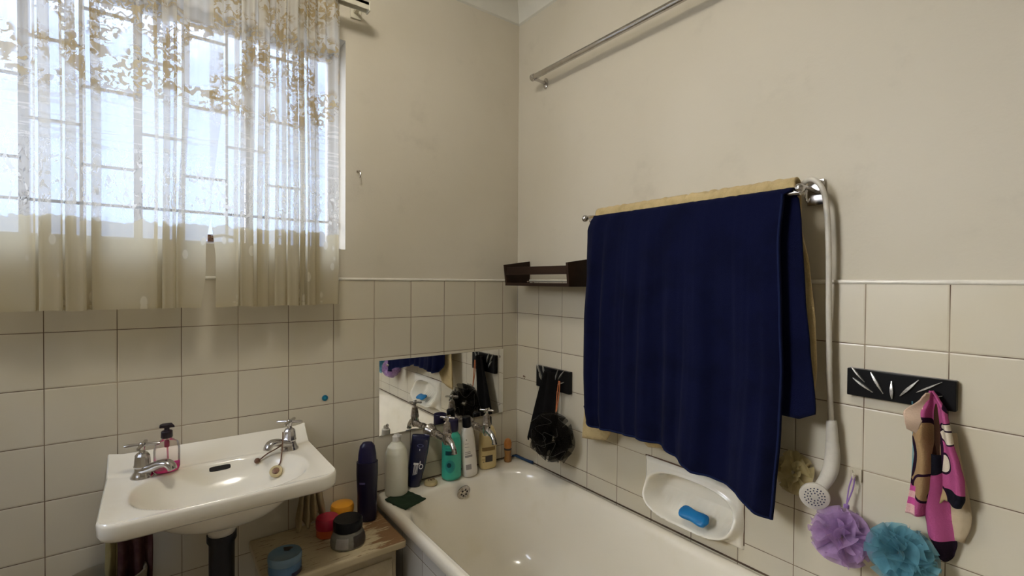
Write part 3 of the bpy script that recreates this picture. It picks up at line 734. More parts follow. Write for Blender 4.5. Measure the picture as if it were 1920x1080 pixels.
# ------------------------------------------------------------------ bottle builder
class Bottle:
    def __init__(s, prof, p=2.0, tf=None, prefine=4):
        s.prof = prof; s.p = p; s.tf = tf or Matrix()
    def at(s, z):
        rx = interp([(a[0], a[1]) for a in s.prof], z); ry = interp([(a[0], a[2]) for a in s.prof], z)
        cx = interp([(a[0], a[3] if len(a) > 3 else 0) for a in s.prof], z); return rx, ry, cx
    def pt(s, t, z, off=0.0):
        rx, ry, cx = s.at(z); x, y = sse(t, rx + off, ry + off, s.p)
        return (x + cx, y, z)
    def body(s, n=40, m=36):
        z0, z1 = s.prof[0][0], s.prof[-1][0]; zs = sorted(set([z0 + (z1 - z0) * k / m for k in range(m + 1)] + [a[0] for a in s.prof]))
        g = G(); g.loft([[s.pt(2 * pi * j / n, z) for j in range(n)] for z in zs]); return g
    def patch(s, t0, t1, z0, z1, off=.0006, n=10):
        g = G(); g.grid(lambda u, v: s.pt(t0 + (t1 - t0) * u, z0 + (z1 - z0) * v, off), n, 6); return g

def face(deg): return radians(deg)
CAM = -122   # rough bearing from the bath items towards the room
# teal shower gel
rt = thing('shower_gel_bottle', 'tall teal bottle with dark blue cap standing on the bath rim behind a tap', 'bottle', (-.381, -.056, BZ), (0, 0, 0))
b = Bottle([(0, .030, .026), (.004, .036, .031), (.012, .041, .036), (.06, .0415, .036), (.15, .0405, .035), (.175, .036, .031), (.192, .026, .024), (.200, .021, .021)], 2.2)
part(rt, 'bottle_body', b.body(), M['teal'], local=True, label='teal plastic body')
g = G(); g.lathe([(.026, .198), (.028, .202), (.0275, .243), (.026, .246)], 28); part(rt, 'cap', g, M['cap_navy'], local=True)
for a0, a1, z0, z1, m_ in ((-155, -92, .108, .125, 'teal_dark'), (-155, -96, .132, .137, 'teal_mid'), (-150, -104, .145, .150, 'teal_mid'), (-152, -112, .156, .160, 'teal_mid')):
    part(rt, 'printed_band', b.patch(face(a0), face(a1), z0, z1), M[m_], local=True)
g = G(); g.grid(lambda u, v: b.pt(face(-124) + .52 * (.05 + .95 * v) * cos(2 * pi * u), .062 + .026 * (.05 + .95 * v) * sin(2 * pi * u), .0006), 24, 3); part(rt, 'printed_disc', g, M['teal_mid'], local=True)
g = G(); g.grid(lambda u, v: b.pt(face(-130) + .24 * (.05 + .95 * v) * cos(2 * pi * u), .068 + .010 * (.05 + .95 * v) * sin(2 * pi * u), .0011), 20, 3); part(rt, 'printed_leaf', g, M['teal_dark'], local=True)
# white lotion
rt = thing('lotion_bottle', 'slim white bottle with black cap between the teal and cream bottles', 'bottle', (-.301, -.074, BZ), (0, radians(-4.5), radians(-4)))
b = Bottle([(0, .026, .016), (.003, .031, .020), (.012, .033, .022), (.08, .032, .022), (.17, .028, .020), (.198, .024, .018), (.208, .017, .015), (.212, .012, .012)], 2.6)
part(rt, 'bottle_body', b.body(), M['lotion'], local=True)
g = G(); g.lathe([(.017, .208), (.0185, .211), (.0180, .250), (.0165, .252)], 24); part(rt, 'cap', g, M['black'], local=True)
for a0, a1, z0, z1, m_ in ((-135, -92, .034, .056, 'label_grey'), (-140, -85, .086, .095, 'label_grey'), (-138, -90, .100, .103, 'label_grey'), (-138, -92, .107, .110, 'label_grey'), (-138, -98, .128, .130, 'label_grey'), (-136, -100, .142, .144, 'label_grey'), (-122, -114, .158, .162, 'label_dark')):
    part(rt, 'printed_label', b.patch(face(a0), face(a1), z0, z1), M[m_], local=True)
# cream bottle
rt = thing('shampoo_bottle', 'cream yellow bottle with square printed code below the right bath tap', 'bottle', (-.197, -.050, BZ), (0, 0, radians(-8)))
b = Bottle([(0, .030, .018), (.003, .036, .022), (.012, .039, .024), (.10, .0385, .024), (.15, .036, .023), (.178, .027, .020), (.190, .016, .015)], 3.2)
part(rt, 'bottle_body', b.body(), M['cream'], local=True)
g = G(); g.lathe([(.016, .188), (.018, .191), (.0175, .222), (.016, .224)], 24); part(rt, 'cap', g, M['black'], local=True)
for a0, a1, z0, z1, m_ in ((-112, -80, .034, .062, 'label_dark'), (-145, -58, .082, .098, 'label_gold'), (-145, -100, .058, .062, 'label_gold'), (-145, -116, .044, .047, 'label_gold'), (-135, -120, .034, .037, 'label_dark')):
    part(rt, 'printed_label', b.patch(face(a0), face(a1), z0, z1), M[m_], local=True)
# navy shampoo standing on its cap, leaning
rt = thing('shampoo_bottle', 'navy blue shampoo bottle standing upside down beside the milky bottle', 'bottle', (-.541, -.036, BZ), (0, radians(8), radians(-22)))
b = Bottle([(0, .021, .014), (.003, .0235, .016), (.03, .027, .018), (.09, .034, .020), (.15, .0365, .020), (.19, .036, .018), (.203, .0355, .014), (.206, .033, .010)], 2.6)
part(rt, 'bottle_body', b.body(), M['navy_plastic'], local=True)
ff = lambda x_, z, o=.0009: (lambda a: (x_, -(b.at(z)[1] + o) * (1 - abs(x_ / b.at(z)[0]) ** 2.6) ** (1 / 2.6), z))(0)
def flatpatch(x0, x1, z0, z1, shear=0.0):
    g = G(); g.grid(lambda u, v: ff(x0 + (x1 - x0) * u, z0 + (z1 - z0) * v + shear * u), 6, 4); return g
part(rt, 'printed_mark', flatpatch(-.016, .004, .092, .100), M['label_white'], local=True)
for x_ in (-.013, -.0085, -.004, .0005): part(rt, 'printed_mark', flatpatch(x_, x_ + .0022, .050 + (x_ + .013) * .4, .092), M['label_white'], local=True)
for cz, r in ((.086, .0085),):
    g = G(); g.grid(lambda u, v: ff(.0145 + (r - .0028 * v) * cos(2 * pi * u), cz + 1.25 * (r - .0028 * v) * sin(2 * pi * u)), 24, 1); part(rt, 'printed_mark', g, M['label_white'], local=True)
part(rt, 'printed_mark', flatpatch(.007, .011, .096, .108), M['label_white'], local=True)
part(rt, 'printed_mark', flatpatch(-.001, .0015, .148, .156), M['label_white'], local=True)
g = G(); g.grid(lambda u, v: ff(.0005 + (.013 - .004 * v) * cos(2 * pi * u), .168 + (.0065 - .0022 * v) * sin(2 * pi * u)), 24, 1); part(rt, 'printed_mark', g, mat('print_dull_blue', (.06, .07, .20), .5), local=True)
# milky bottle without a pump
rt = thing('soap_bottle', 'milky white plastic bottle with small white cap at the bath corner', 'bottle', (-.624, -.058, BZ), (0, 0, radians(15)))
b = Bottle([(0, .036, .036), (.003, .041, .041), (.010, .0435, .0435), (.13, .0435, .0435), (.16, .041, .041), (.182, .034, .034), (.196, .023, .023), (.202, .0165, .0165), (.208, .0155, .0155)], 2)
part(rt, 'bottle_body', b.body(), M['milky'], local=True)
g = G(); g.lathe([(.0165, .206), (.0165, .222), (.014, .224), (.010, .226), (.010, .231)], 24); g.box((-.006, -.026, .224), (.006, .008, .231)); part(rt, 'cap', g, M['white_plastic'], local=True)
# plug on the rim
rt = thing('bath_plug', 'round beige bath plug lying on the bath rim beside the teal bottle', 'plug', (-.478, -.060, BZ))
g = G(); g.lathe([(.024, 0), (.027, .003), (.027, .010), (.024, .014), (.012, .016), (.001, .016)], 28, Matrix.Translation((-.478, -.060, BZ))); part(rt, 'disc', g, M['rubber'])
g = G(); g.tube([( -.484 + .006 * cos(a), -.060, BZ + .016 + .008 * sin(a)) for a in [pi * k / 8 for k in range(9)]], .0016, 8); g.tube([(-.470 + .006 * cos(a), -.062, BZ + .016 + .008 * sin(a)) for a in [pi * k / 8 for k in range(9)]], .0016, 8); part(rt, 'ring', g, M['brown_plug'])
# shaving brush
rt = thing('shaving_brush', 'small turned wooden brush standing on the bath rim near the corner', 'brush', (-.082, -.045, BZ))
g = G(); g.lathe([(.015, 0), (.0175, .003), (.0175, .014), (.014, .026), (.0155, .040), (.017, .050), (.0165, .054)], 22); part(rt, 'handle', g, M['wood'], local=True)
g = G(); g.lathe([(.0168, .054), (.0172, .056), (.0172, .060), (.016, .062)], 22); part(rt, 'collar', g, M['label_dark'], local=True)
g = G(); g.lathe([(.0150, .061), (.0175, .072), (.0172, .088), (.0135, .099), (.007, .104), (.0005, .105)], 22); part(rt, 'knob', g, mat('orange_turned_wood', (.50, .20, .05), .35, col2=(.42, .16, .035), nscale=40), local=True)
# razor
rt = thing('razor', 'blue disposable razor lying in the corner of the bath rim', 'razor', (-.03, -.07, BZ))
g = G(); g.tube(smoothpts([(-.045, -.028, BZ + .010), (-.034, -.040, BZ + .014), (-.024, -.070, BZ + .010), (-.014, -.105, BZ + .006), (-.010, -.135, BZ + .006)], 5), [.0045] * 6 + [.0062] * 10 + [.0070] * 5, 10); part(rt, 'handle', g, M['razor'])
g = G(); T = Matrix.Translation((-.048, -.026, BZ + .008)) @ Matrix.Rotation(.5, 4, 'Z') @ Matrix.Rotation(.5, 4, 'X'); g.box((-.019, -.005, -.003), (.019, .005, .004), T); part(rt, 'blade_head', g, M['white_plastic'], bevel=.0015)
g = G(); g.box((-.018, -.0055, .0041), (.018, -.001, .0048), T); part(rt, 'blade', g, mat('rusty_blade', (.25, .06, .05), .4, .4))
# green scouring pad
cs = [(-.682, -.087), (-.585, -.064), (-.556, -.172), (-.655, -.206)]
def padp(u, v):
    a = Vector(cs[0]).lerp(Vector(cs[1]), u); d = Vector(cs[3]).lerp(Vector(cs[2]), u); p = a.lerp(d, v)
    e = min(u, 1 - u, v, 1 - v)
    j = .005 * nz(p.x * 60, p.y * 60) if e == 0 else 0
    return (p.x + j, p.y + .004 * nz(p.y * 70, p.x * 70) * (e == 0), BZ + .0035 + .005 * abs(nz(u * 2.2, v * 2.2, 4)))
g = G(); g.grid(padp, 24, 24)
single('scouring_pad', g, M['green_pad'], 'square dark green scouring pad on the near corner of the bath rim', 'scouring pad', (-.62, -.13, BZ), solid=.005)

# ------------------------------------------------------------------ painted stand and what is on it
ST = .50
st = thing('wooden_stand', 'worn cream-painted wooden cabinet between the washbasin and the bathtub', 'cabinet', (-.90, -.16, 0))
g = G(); g.box((-1.118, -.305, ST - .028), (-.694, -.004, ST)); part(st, 'top', g, M['worn'], bevel=.007, seg=4)
g = G(); g.box((-1.10, -.285, .0), (-.722, -.006, ST - .028)); part(st, 'body', g, mat('cream_cabinet_paint', (.46, .38, .24), .5, col2=(.40, .33, .2)), bevel=.003)
g = G(); g.box((-1.085, -.290, .05), (-.737, -.284, ST - .055)); part(st, 'door', g, mat('cream_cabinet_door', (.47, .39, .25), .5, col2=(.40, .33, .2)), bevel=.002)
# tall navy bottle
rt = thing('shampoo_bottle', 'tall dark navy bottle standing on the painted wooden stand', 'bottle', (-.753, -.098, ST), (0, radians(0), radians(-25)))
b = Bottle([(0, .026, .018), (.003, .031, .022), (.012, .0335, .024), (.10, .0345, .025), (.17, .0375, .026), (.212, .037, .026), (.2125, .0325, .0225), (.24, .031, .022), (.268, .026, .019), (.280, .017, .013), (.283, .006, .005)], 2.5)
z_split = .2125
g = G(); zs = [0, .003, .007, .012, .03, .06, .10, .13, .15, .17, .19, .205, .212, .2125]; g.loft([[b.pt(2 * pi * j / 40, z) for j in range(40)] for z in zs]); part(rt, 'bottle_body', g, M['purple_plastic'], local=True)
g = G(); zs = [.2126, .222, .232, .24, .252, .262, .268, .275, .280, .283]; g.loft([[b.pt(2 * pi * j / 40, z) for j in range(40)] for z in zs]); part(rt, 'cap', g, M['cap_navy'], local=True)
part(rt, 'printed_label', b.patch(face(-128), face(-95), .138, .145), mat('print_faint', (.12, .10, .22), .4), local=True)
# black-lidded grey jar
rt = thing('cosmetic_jar', 'squat grey jar with black screw lid at the front of the wooden stand', 'jar', (-.860, -.215, ST), (0, 0, 0))
b = Bottle([(0, .048, .046), (.003, .054, .050), (.015, .0555, .051), (.03, .053, .050), (.048, .046, .045), (.054, .041, .041)], 2)
part(rt, 'jar_body', b.body(), M['grey_jar'], local=True)
g = G(); g.lathe([(.043, .052), (.046, .054), (.0465, .080), (.043, .085), (.001, .086)], 32); part(rt, 'lid', g, M['black'], local=True)
for a0, a1, z0, z1, m_ in ((-150, -105, .008, .040, mat('jar_label', (.27, .25, .23), .4)), (-88, -20, .006, .042, M['label_dark']), (-146, -130, .012, .032, M['label_grey']), (-116, -108, .013, .020, M['label_grey'])):
    part(rt, 'printed_label', b.patch(face(a0), face(a1), z0, z1, .0007 if a1 != -108 and a1 != -130 else .0011), m_, local=True)
# red-lidded tub
rt = thing('plastic_tub', 'small orange tub with red lid behind the grey jar', 'tub', (-.898, -.118, ST))
g = G(); g.lathe([(.032, 0), (.035, .003), (.0355, .024), (.0355, .028)], 32); part(rt, 'tub_body', g, M['orange_base'], local=True)
g = G(); g.lathe([(.0365, .027), (.0375, .030), (.0375, .056), (.034, .062), (.02, .0635), (.001, .064)], 32); part(rt, 'lid', g, M['red_lid'], local=True)
rt = thing('plastic_tub', 'round amber tub at the back of the stand beside the navy bottle', 'tub', (-.826, -.048, ST))
g = G(); g.lathe([(.034, 0), (.038, .004), (.0385, .030), (.0385, .034)], 32); part(rt, 'tub_body', g, M['amber'], local=True)
g = G(); g.lathe([(.0395, .033), (.0405, .036), (.0405, .052), (.037, .060), (.024, .0645), (.001, .066)], 32); part(rt, 'lid', g, M['amber'], local=True)
# blue jar
rt = thing('cosmetic_jar', 'frosted blue round jar at the left front of the wooden stand', 'jar', (-1.060, -.262, ST), (0, radians(0), 0))
g = G(); g.lathe([(.039, 0), (.044, .004), (.0465, .018), (.0455, .034), (.044, .038)], 36); part(rt, 'jar_body', g, mat('blue_jar_body', (.07, .16, .28), .25, col2=(.05, .12, .22), coat=.4), local=True)
g = G(); g.lathe([(.0455, .037), (.047, .040), (.047, .056), (.0445, .060), (.042, .0585), (.001, .0575)], 36); part(rt, 'lid', g, M['blue_jar'], local=True)
g = G(); g.grid(lambda u, v: ((.012 + .022 * v) * cos(.6 + .9 * u), (.012 + .022 * v) * sin(.6 + .9 * u), .0590), 10, 4); part(rt, 'lid_label', g, M['label_dark'], local=True)
g = G(); g.grid(lambda u, v: (.0470 * cos(face(-80 + 60 * u)), .0470 * sin(face(-80 + 60 * u)), .005 + .012 * v), 10, 2); part(rt, 'body_label', g, M['cap_navy'], local=True)

# pink hand soap pump on the basin
SX, SY = -1.338, -.088
rt = thing('soap_dispenser', 'clear pump bottle with a little pink soap on the washbasin ledge', 'soap dispenser', (SX, SY, DK + .003), (0, 0, radians(10)))
b = Bottle([(0, .026, .018), (.004, .030, .021), (.012, .032, .022), (.062, .032, .022), (.080, .029, .020), (.090, .018, .015), (.093, .0125, .0125), (.099, .012, .012)], 2.2)
part(rt, 'bottle_body', b.body(), M['clear_pink'], local=True)
g = G(); n = 40
r0 = [b.pt(2 * pi * j / n, .002, -.0008) for j in range(n)]; r1 = [b.pt(2 * pi * j / n, .008, -.0008) for j in range(n)]
r2 = []
for j in range(n):
    q = b.pt(2 * pi * j / n, .02, -.0008); r2.append((q[0], q[1], .014 + .008 * q[0] / .032))
g.loft([r0, r1, r2]); part(rt, 'soap', g, M['pink_liquid'], local=True)
g = G(); g.tube([(.004, 0, .008), (.002, 0, .05), (0, 0, .098)], .0022, 10); part(rt, 'dip_tube', g, mat('pink_tube', (.85, .35, .45), .3), local=True)
g = G(); g.lathe([(.0055, .070), (.0065, .073), (.0065, .086), (.004, .09)], 14); part(rt, 'pump_spring', g, mat('dark_pink', (.35, .05, .1), .4), local=True)
g = G(); g.lathe([(.0135, .097), (.0145, .099), (.0140, .116), (.0105, .118), (.0065, .119), (.0065, .128)], 22)
g.loft([[(-.018 + .036 * t, .010 * s_ * (1 - .25 * abs(t - .5)), z) for t, s_, z in ((0, -.6, .128), (1, -.8, .124), (1, .8, .124), (0, .6, .128))], [(-.016 + .033 * t, .010 * s_, z) for t, s_, z in ((0, -.6, .136), (1, -.8, .130), (1, .8, .130), (0, .6, .136))], [(-.010 + .022 * t, .006 * s_, z) for t, s_, z in ((0, -.6, .139), (1, -.8, .137), (1, .8, .137), (0, .6, .139))]])
part(rt, 'pump', g, mat('black_pump_plastic', (.012, .004, .010), .35), local=True, bevel=.0012)

# ------------------------------------------------------------------ cloths under the basin
def hang(name, label, cat, x0, x1, z0, z1, y, m, amp=.012, k=5, seed=1, bot=None, solid=.004, taper=.0):
    def fn(u, v):
        w = (x1 - x0) * (1 - taper * v); xc = (x0 + x1) / 2
        x = xc + (u - .5) * w; zb_ = (bot(u) if bot else z0)
        z = zb_ + (z1 - zb_) * v
        return (x + .006 * nz(u * 4, v * 3, seed), y - amp * (sin(u * k * 2 * pi + 2 * nz(u * 2, v * 1.5, seed)) + .6 * nz(u * 6, v * 4, seed + 3)), z)
    g = G(); g.grid(fn, 48, 30)
    return single(name, g, m, label, cat, ((x0 + x1) / 2, y, z0), solid=solid, ang=180)
hang('cleaning_cloth', 'beige rag hanging behind the right end of the washbasin', 'cloth', -.985, -.895, .50, .745, -.072, M['beige_cloth'], .016, 3.4, 2, bot=lambda u: .515 + .03 * sin(u * 7) ** 2 + (.03 if u > .72 else 0), taper=.45)
hang('face_cloth', 'dark maroon cloth hanging below the left end of the washbasin', 'cloth', -1.448, -1.372, .46, .745, -.075, M['maroon'], .012, 2.2, 5)
hang('cleaning_cloth', 'yellowish rag hanging at the far left under the washbasin', 'cloth', -1.475, -1.450, .53, .745, -.055, mat('mustard_rag', (.30, .24, .10), .95, bump=.6, bscale=200), .006, 1, 8)
# toilet cistern lid edge at lower left
g = G(); rings = []
for z, s_ in ((.30, .80), (.50, .97), (.548, 1.0), (.556, .99), (.558, .95)):
    rings.append([(-1.478 + .095 * s_ * cos(a), -.088 + .08 * s_ * sin(a), z) for a in [2 * pi * k / 36 for k in range(36)]])
g.loft(rings, True, False)
rings = [[(-1.478 + .095 * s_ * cos(a), -.088 + .08 * s_ * sin(a), z) for a in [2 * pi * k / 36 for k in range(36)]] for z, s_ in ((.558, .95), (.550, .90), (.34, .76))]
g.loft(rings, False, True)
# bucket stands on the floor: extend down
g.loft([[(-1.478 + .095 * s_ * cos(a), -.088 + .08 * s_ * sin(a), z) for a in [2 * pi * k / 36 for k in range(36)]] for z, s_ in ((0, .62), (.30, .80))], True, False)
single('bucket', g, mat('bucket_plastic', (.30, .26, .18), .45), 'pale open bin standing on the floor under the left end of the washbasin', 'bucket', (-1.478, -.088, 0))

# ------------------------------------------------------------------ wall shelf
sh = thing('wall_shelf', 'dark stained wooden wall shelf with open rail in the corner, left of the towels', 'shelf', (0, -.28, 1.345))
g = G(); g.box((-.130, -.480, 1.346), (.0, -.082, 1.359)); part(sh, 'board', g, M['shelfwood'], bevel=.001)
for y in (-.093, -.484):
    g = G(); a, b_ = y, y + .012
    pr = [(-.140 if y > -.3 else -.136, 1.437), (0, 1.456), (0, 1.346), (-.128, 1.346)]
    g.loft([[(x, a, z) for x, z in pr], [(x, b_, z) for x, z in pr]]); part(sh, 'end_panel', g, M['shelfwood'], smooth=False, bevel=.001)
g = G(); g.box((-.134, -.474, 1.393), (-.124, -.090, 1.426)); part(sh, 'front_rail', g, M['shelfwood'], bevel=.001)
g = G()
for k in range(5): g.lathe([(.0005, -.004), (.004, -.002), (.005, .001), (.002, .004)], 8, Matrix.Translation((-.06 - .01 * (k % 3), -.155 - .012 * k, 1.3632)))
single('stone_crumbs', g, mat('dusty_crumbs', (.30, .22, .16), .8), 'few brown crumbs lying on the left end of the dark shelf', 'crumbs', (-.06, -.17, 1.359))['kind'] = 'stuff'

# ------------------------------------------------------------------ hook racks
def leafhook(g, y, z, ang, ln, w, tf=None):
    rings = []
    for k in range(9):
        t = k / 8; ww = w * (.18 + .82 * sin(pi * min(1, t * 1.15)) ** .8) if t < .87 else w * .3
        s_ = (t - .5) * ln; h = .004 + .0035 * sin(pi * t)
        c, d = cos(ang), sin(ang)
        rings.append([(-.019 - (h if i < 2 else 0), y - (s_ * c) + o * d, z + (s_ * d) + o * c) for i, o in enumerate((-ww, ww, ww * .9, -ww * .9))])
    g.loft(rings)
    return g
def rack(label, y0, y1, z0, z1, hooks):
    rt = thing('hook_rack', label, 'hook rack', (0, (y0 + y1) / 2, (z0 + z1) / 2))
    g = G(); g.box((-.019, y1, z0), (-.0005, y0, z1)); part(rt, 'plate', g, M['black'], bevel=.002)
    for y, z, a, ln, w in [(h[0], h[1], h[2], h[3] * 1.45, h[4] * .72) for h in hooks]:
        part(rt, 'hook', leafhook(G(), y, z, radians(a), ln, w), M['silver'], ang=30)
    return rt
# hooks fan out: angles measured so that 90 = vertical
rack('black hook rack with splayed silver hooks, the one holding the pink hand towel', -1.343, -1.541, 1.095, 1.160,
     [(-1.366, 1.148, -50, .030, .0022), (-1.376, 1.124, -35, .034, .0033), (-1.404, 1.134, -62, .036, .0036), (-1.432, 1.122, 92, .028, .0040), (-1.463, 1.132, 52, .036, .0040), (-1.497, 1.140, 35, .036, .0024), (-1.507, 1.121, 20, .018, .0026)])
rack('black hook rack with silver hooks in the corner, holding black things', -.166, -.375, .905, .996,
     [(-.190, .978, -58, .040, .003), (-.203, .948, -52, .030, .004), (-.222, .978, -68, .036, .0035), (-.300, .966, 72, .044, .004), (-.330, .978, 50, .038, .003), (-.328, .944, 22, .026, .004)])
# small adhesive hook
g = G(); g.box((-.006, -1.372, .885), (0, -1.348, .915)); g.tube(smoothpts([(-.006, -1.360, .898), (-.014, -1.360, .892), (-.018, -1.360, .896), (-.018, -1.360, .905)], 4), .003, 8); g.tube([(-.006, -1.352, .907), (-.010, -1.352, .907)], .003, 8)
single('adhesive_hook', g, mat('hook_cream', (.56, .50, .38), .4), 'small cream adhesive hook on the tiles above the lilac sponge', 'hook', (0, -1.36, .9), bevel=.001)

# ------------------------------------------------------------------ towels
RL = thing('towel_rail', 'chrome double towel rail on the right-hand wall under the towels', 'towel rail', (0, -.91, 1.60))
g = G(); g.tube([(-.108, -.570, 1.5865), (-.108, -1.268, 1.5865)], .0075, 16); part(RL, 'front_rail', g, M['chrome'])
g = G(); g.tube([(-.045, -.545, 1.604), (-.045, -1.262, 1.604)], .0075, 16); part(RL, 'rear_rail', g, M['chrome'])
for y in (-.556, -1.262):
    g = G(); g.box((-.004, y - .020, 1.566), (.0, y + .020, 1.632)); g.lathe([(.005, .0), (.005, .003)], 10, Matrix.Translation((-.004, y - .01, 1.622)) @ Matrix.Rotation(-pi / 2, 4, 'Y'))
    part(RL, 'wall_plate', g, M['chrome'], bevel=.003)
    g = G(); g.tube(smoothpts([(-.004, y, 1.600), (-.05, y, 1.604), (-.095, y, 1.602), (-.108, y, 1.596)], 5), .006, 12)
    g.lathe([(.0004, -.0125), (.007, -.0105), (.0122, -.004), (.0122, .004), (.007, .0105), (.0004, .0125)], 18, Matrix.Translation((-.108, y - .004 if y < -1 else y + .012, 1.596)))
    g.tube(smoothpts([(-.07, y - .004, 1.597), (-.072, y - .004, 1.578), (-.062, y - .004, 1.568), (-.05, y - .004, 1.576)], 4), .0028, 8)
    part(RL, 'bracket', g, M['chrome'])

def drape(name, label, m, fr, bk, over, xr, rr, zr, folds, nu=120, seed=0, solid=.006, hem=None):
    """fr/bk: functions u-> (yTop,zTop? ...). Front sheet from the bottom up over the rail and down the back."""
    yLf, yRf, zbf, yLb, yRb, zbb = fr[0], fr[1], fr[2], bk[0], bk[1], bk[2]
    nvf, nvo, nvb = 60, 8, 44
    tot = nvf + nvo + nvb
    def fn(u, v):
        i = int(round(v * tot))
        if i <= nvf:
            t = i / nvf; yt = over[0] + (over[1] - over[0]) * u
            zb_ = zbf(u); z = zb_ + (zr - zb_) * t
            yl, yr = interp(yLf, z), interp(yRf, z); y = yl + (yr - yl) * u
            h = 1 - t; amp = .25 + .75 * min(1, h * 2.5)
            x = -(xr + rr) - folds(u, z, h) * amp
            return (x, y, z)
        if i <= nvf + nvo:
            a = pi * (i - nvf) / nvo; y = over[0] + (over[1] - over[0]) * u
            f0 = folds(u, zr, 0) * .25
            return (-(xr + rr * cos(a)) - f0 * max(0, cos(a)), y, zr + rr * .95 * sin(a) + (.0015 if seed == 0 else .004) * nz(y * 60, 3, seed) + (0 if seed == 0 else .002 * nz(y * 170, 8, 1)))
        t = (i - nvf - nvo) / nvb; zb_ = zbb(u); z = zr + (zb_ - zr) * t
        yl, yr = interp(yLb, z), interp(yRb, z); y = yl + (yr - yl) * u
        return (-(xr - rr) + .006 * t * nz(y * 14, z * 3, seed + 5), y, z)
    g = G(); g.grid(fn, nu, tot)
    rt = thing(name, label, 'towel', (-xr, (over[0] + over[1]) / 2, zr))
    part(rt, 'cloth', g, m, solid=solid, ang=180)
    return rt, fn, nvf / tot
zb_tab = [(-1.217, .765), (-1.174, .783), (-1.109, .809), (-.998, .824), (-.93, .842), (-.869, .862), (-.797, .863), (-.697, .858), (-.60, .852), (-.56, .862), (-.545, .885), (-.537, .905)]
def zbf(u):
    y = -.537 - u * (1.217 - .537); return interp(zb_tab, y)
def nfold(u, z, h):
    y = -.54 - .69 * u
    f = .014 * math.exp(-((u - .07) / .03) ** 2) + .010 * math.exp(-((u - .17) / .03) ** 2) + .004 * math.exp(-((u - .115) / .012) ** 2)
    f += .013 * math.exp(-((u - .66 - .02 * h) / .045) ** 2) * (h ** .5) + .008 * math.exp(-((u - .42) / .06) ** 2) * h + .014 * math.exp(-((u - .93) / .05) ** 2) * h
    f += .015 * nz(u * 7, z * 1.2, 2) * (.3 + h) + .011 * nz(u * 18, z * 1.2, 7) * (.4 + h) + .005 * abs(nz(u * 30, z, 4))
    f -= .022 * h * math.exp(-((u - 1) / .03) ** 2) * .5
    f -= .028 * math.exp(-(u / .022) ** 2)
    return f
tw, fn, vf = drape('bath_towel', 'navy blue bath towel hanging over the front towel rail, its pointed corner lowest', M['navy'],
      ([(.85, -.548), (.905, -.537), (1.03, -.532), (1.225, -.535), (1.42, -.552), (1.55, -.563), (1.598, -.590)], [(.765, -1.217), (.82, -1.222), (1.0, -1.236), (1.14, -1.241), (1.27, -1.236), (1.47, -1.229), (1.6, -1.238)], zbf),
      ([(.8, -.60), (1.59, -.60)], [(1.03, -1.302), (1.06, -1.303), (1.21, -1.288), (1.33, -1.277), (1.51, -1.266), (1.59, -1.258)], lambda u: 1.028 + .015 * (1 - u) + .02 * max(0, u - .95) / .05),
      (-.590, -1.252), .108, .014, 1.585, nfold, nu=150, solid=.005)
# stitched hems of the navy towel (right side and bottom edge)
g = G(); P = [Vector(fn(.995, vf * k / 60)) + Vector((-.004, 0, 0)) for k in range(61)]; g.tube(P, .0032, 8)
part(tw, 'side_hem', g, M['navy_hem'])
g = G(); P = [Vector(fn(k / 150, 0)) + Vector((-.002, 0, .002)) for k in range(151)]; g.tube(P, .0034, 8); part(tw, 'bottom_hem', g, M['navy_hem'])
# selvedge fold running down near the right
g = G(); P = [Vector(fn(.925 + .03 * (1 - k / 60) - (.0), vf * k / 60)) + Vector((-.003, 0, 0)) for k in range(61)]
def bfold(u, z, h): return .004 * nz(u * 18, z * 4, 11) + .006 * sin(u * 40) * h * .4
tw2, fn2, vf2 = drape('bath_towel', 'beige terry towel on the rear rail, mostly hidden behind the navy towel', M['beige'],
      ([(.77, -.498), (.9, -.51), (1.2, -.54), (1.62, -.556)], [(1.03, -1.286), (1.154, -1.294), (1.27, -1.289), (1.4, -1.275), (1.5, -1.256), (1.6, -1.238)],
       lambda u: interp([(0, .772), (.14, .790), (.2, .86), (.33, .86), (.38, .822), (.46, .835), (.55, .93), (.75, 1.05), (1, 1.06)], u)),
      ([(.9, -.53), (1.6, -.556)], [(.9, -1.27), (1.6, -1.236)], lambda u: 1.05),
      (-.556, -1.236), .045, .0195, 1.616, bfold, nu=140, seed=4, solid=.007)

# ------------------------------------------------------------------ hand shower and hose
hs = thing('hand_shower', 'white shower hose and hand shower hanging over the towel rail bracket', 'hand shower', (-.03, -1.3, .84))
path = [(-.010, -1.215, 1.25), (-.010, -1.218, 1.45), (-.014, -1.222, 1.58), (-.022, -1.240, 1.622), (-.030, -1.266, 1.628), (-.032, -1.288, 1.600), (-.032, -1.298, 1.55), (-.030, -1.303, 1.45), (-.028, -1.305, 1.28), (-.028, -1.309, 1.12), (-.028, -1.314, 1.022)]
g = G(); P = smoothpts(path, 14); g.tube(P, [.0062 + .0004 * (i % 2) for i in range(len(P))], 14); part(hs, 'hose', g, M['white_plastic'])
g = G(); g.tube([(-.028, -1.3142, 1.026), (-.028, -1.3148, 1.022), (-.028, -1.3165, .985), (-.028, -1.317, .975)], [.0105, .0115, .013, .013], 20); part(hs, 'collar', g, M['white_plastic'])
hp = smoothpts([(-.028, -1.317, .975), (-.028, -1.318, .94), (-.030, -1.315, .905), (-.034, -1.307, .878), (-.040, -1.297, .856), (-.046, -1.290, .842)], 6)
n = len(hp); g = G(); g.tube(hp, [.0135 + .0035 * sin(pi * min(1, i / n * 1.3)) + .004 * max(0, i / n - .6) for i in range(n)], 20); part(hs, 'handle', g, M['white_plastic'])
HD = Vector((-.88, -.42, -.06)).normalized()
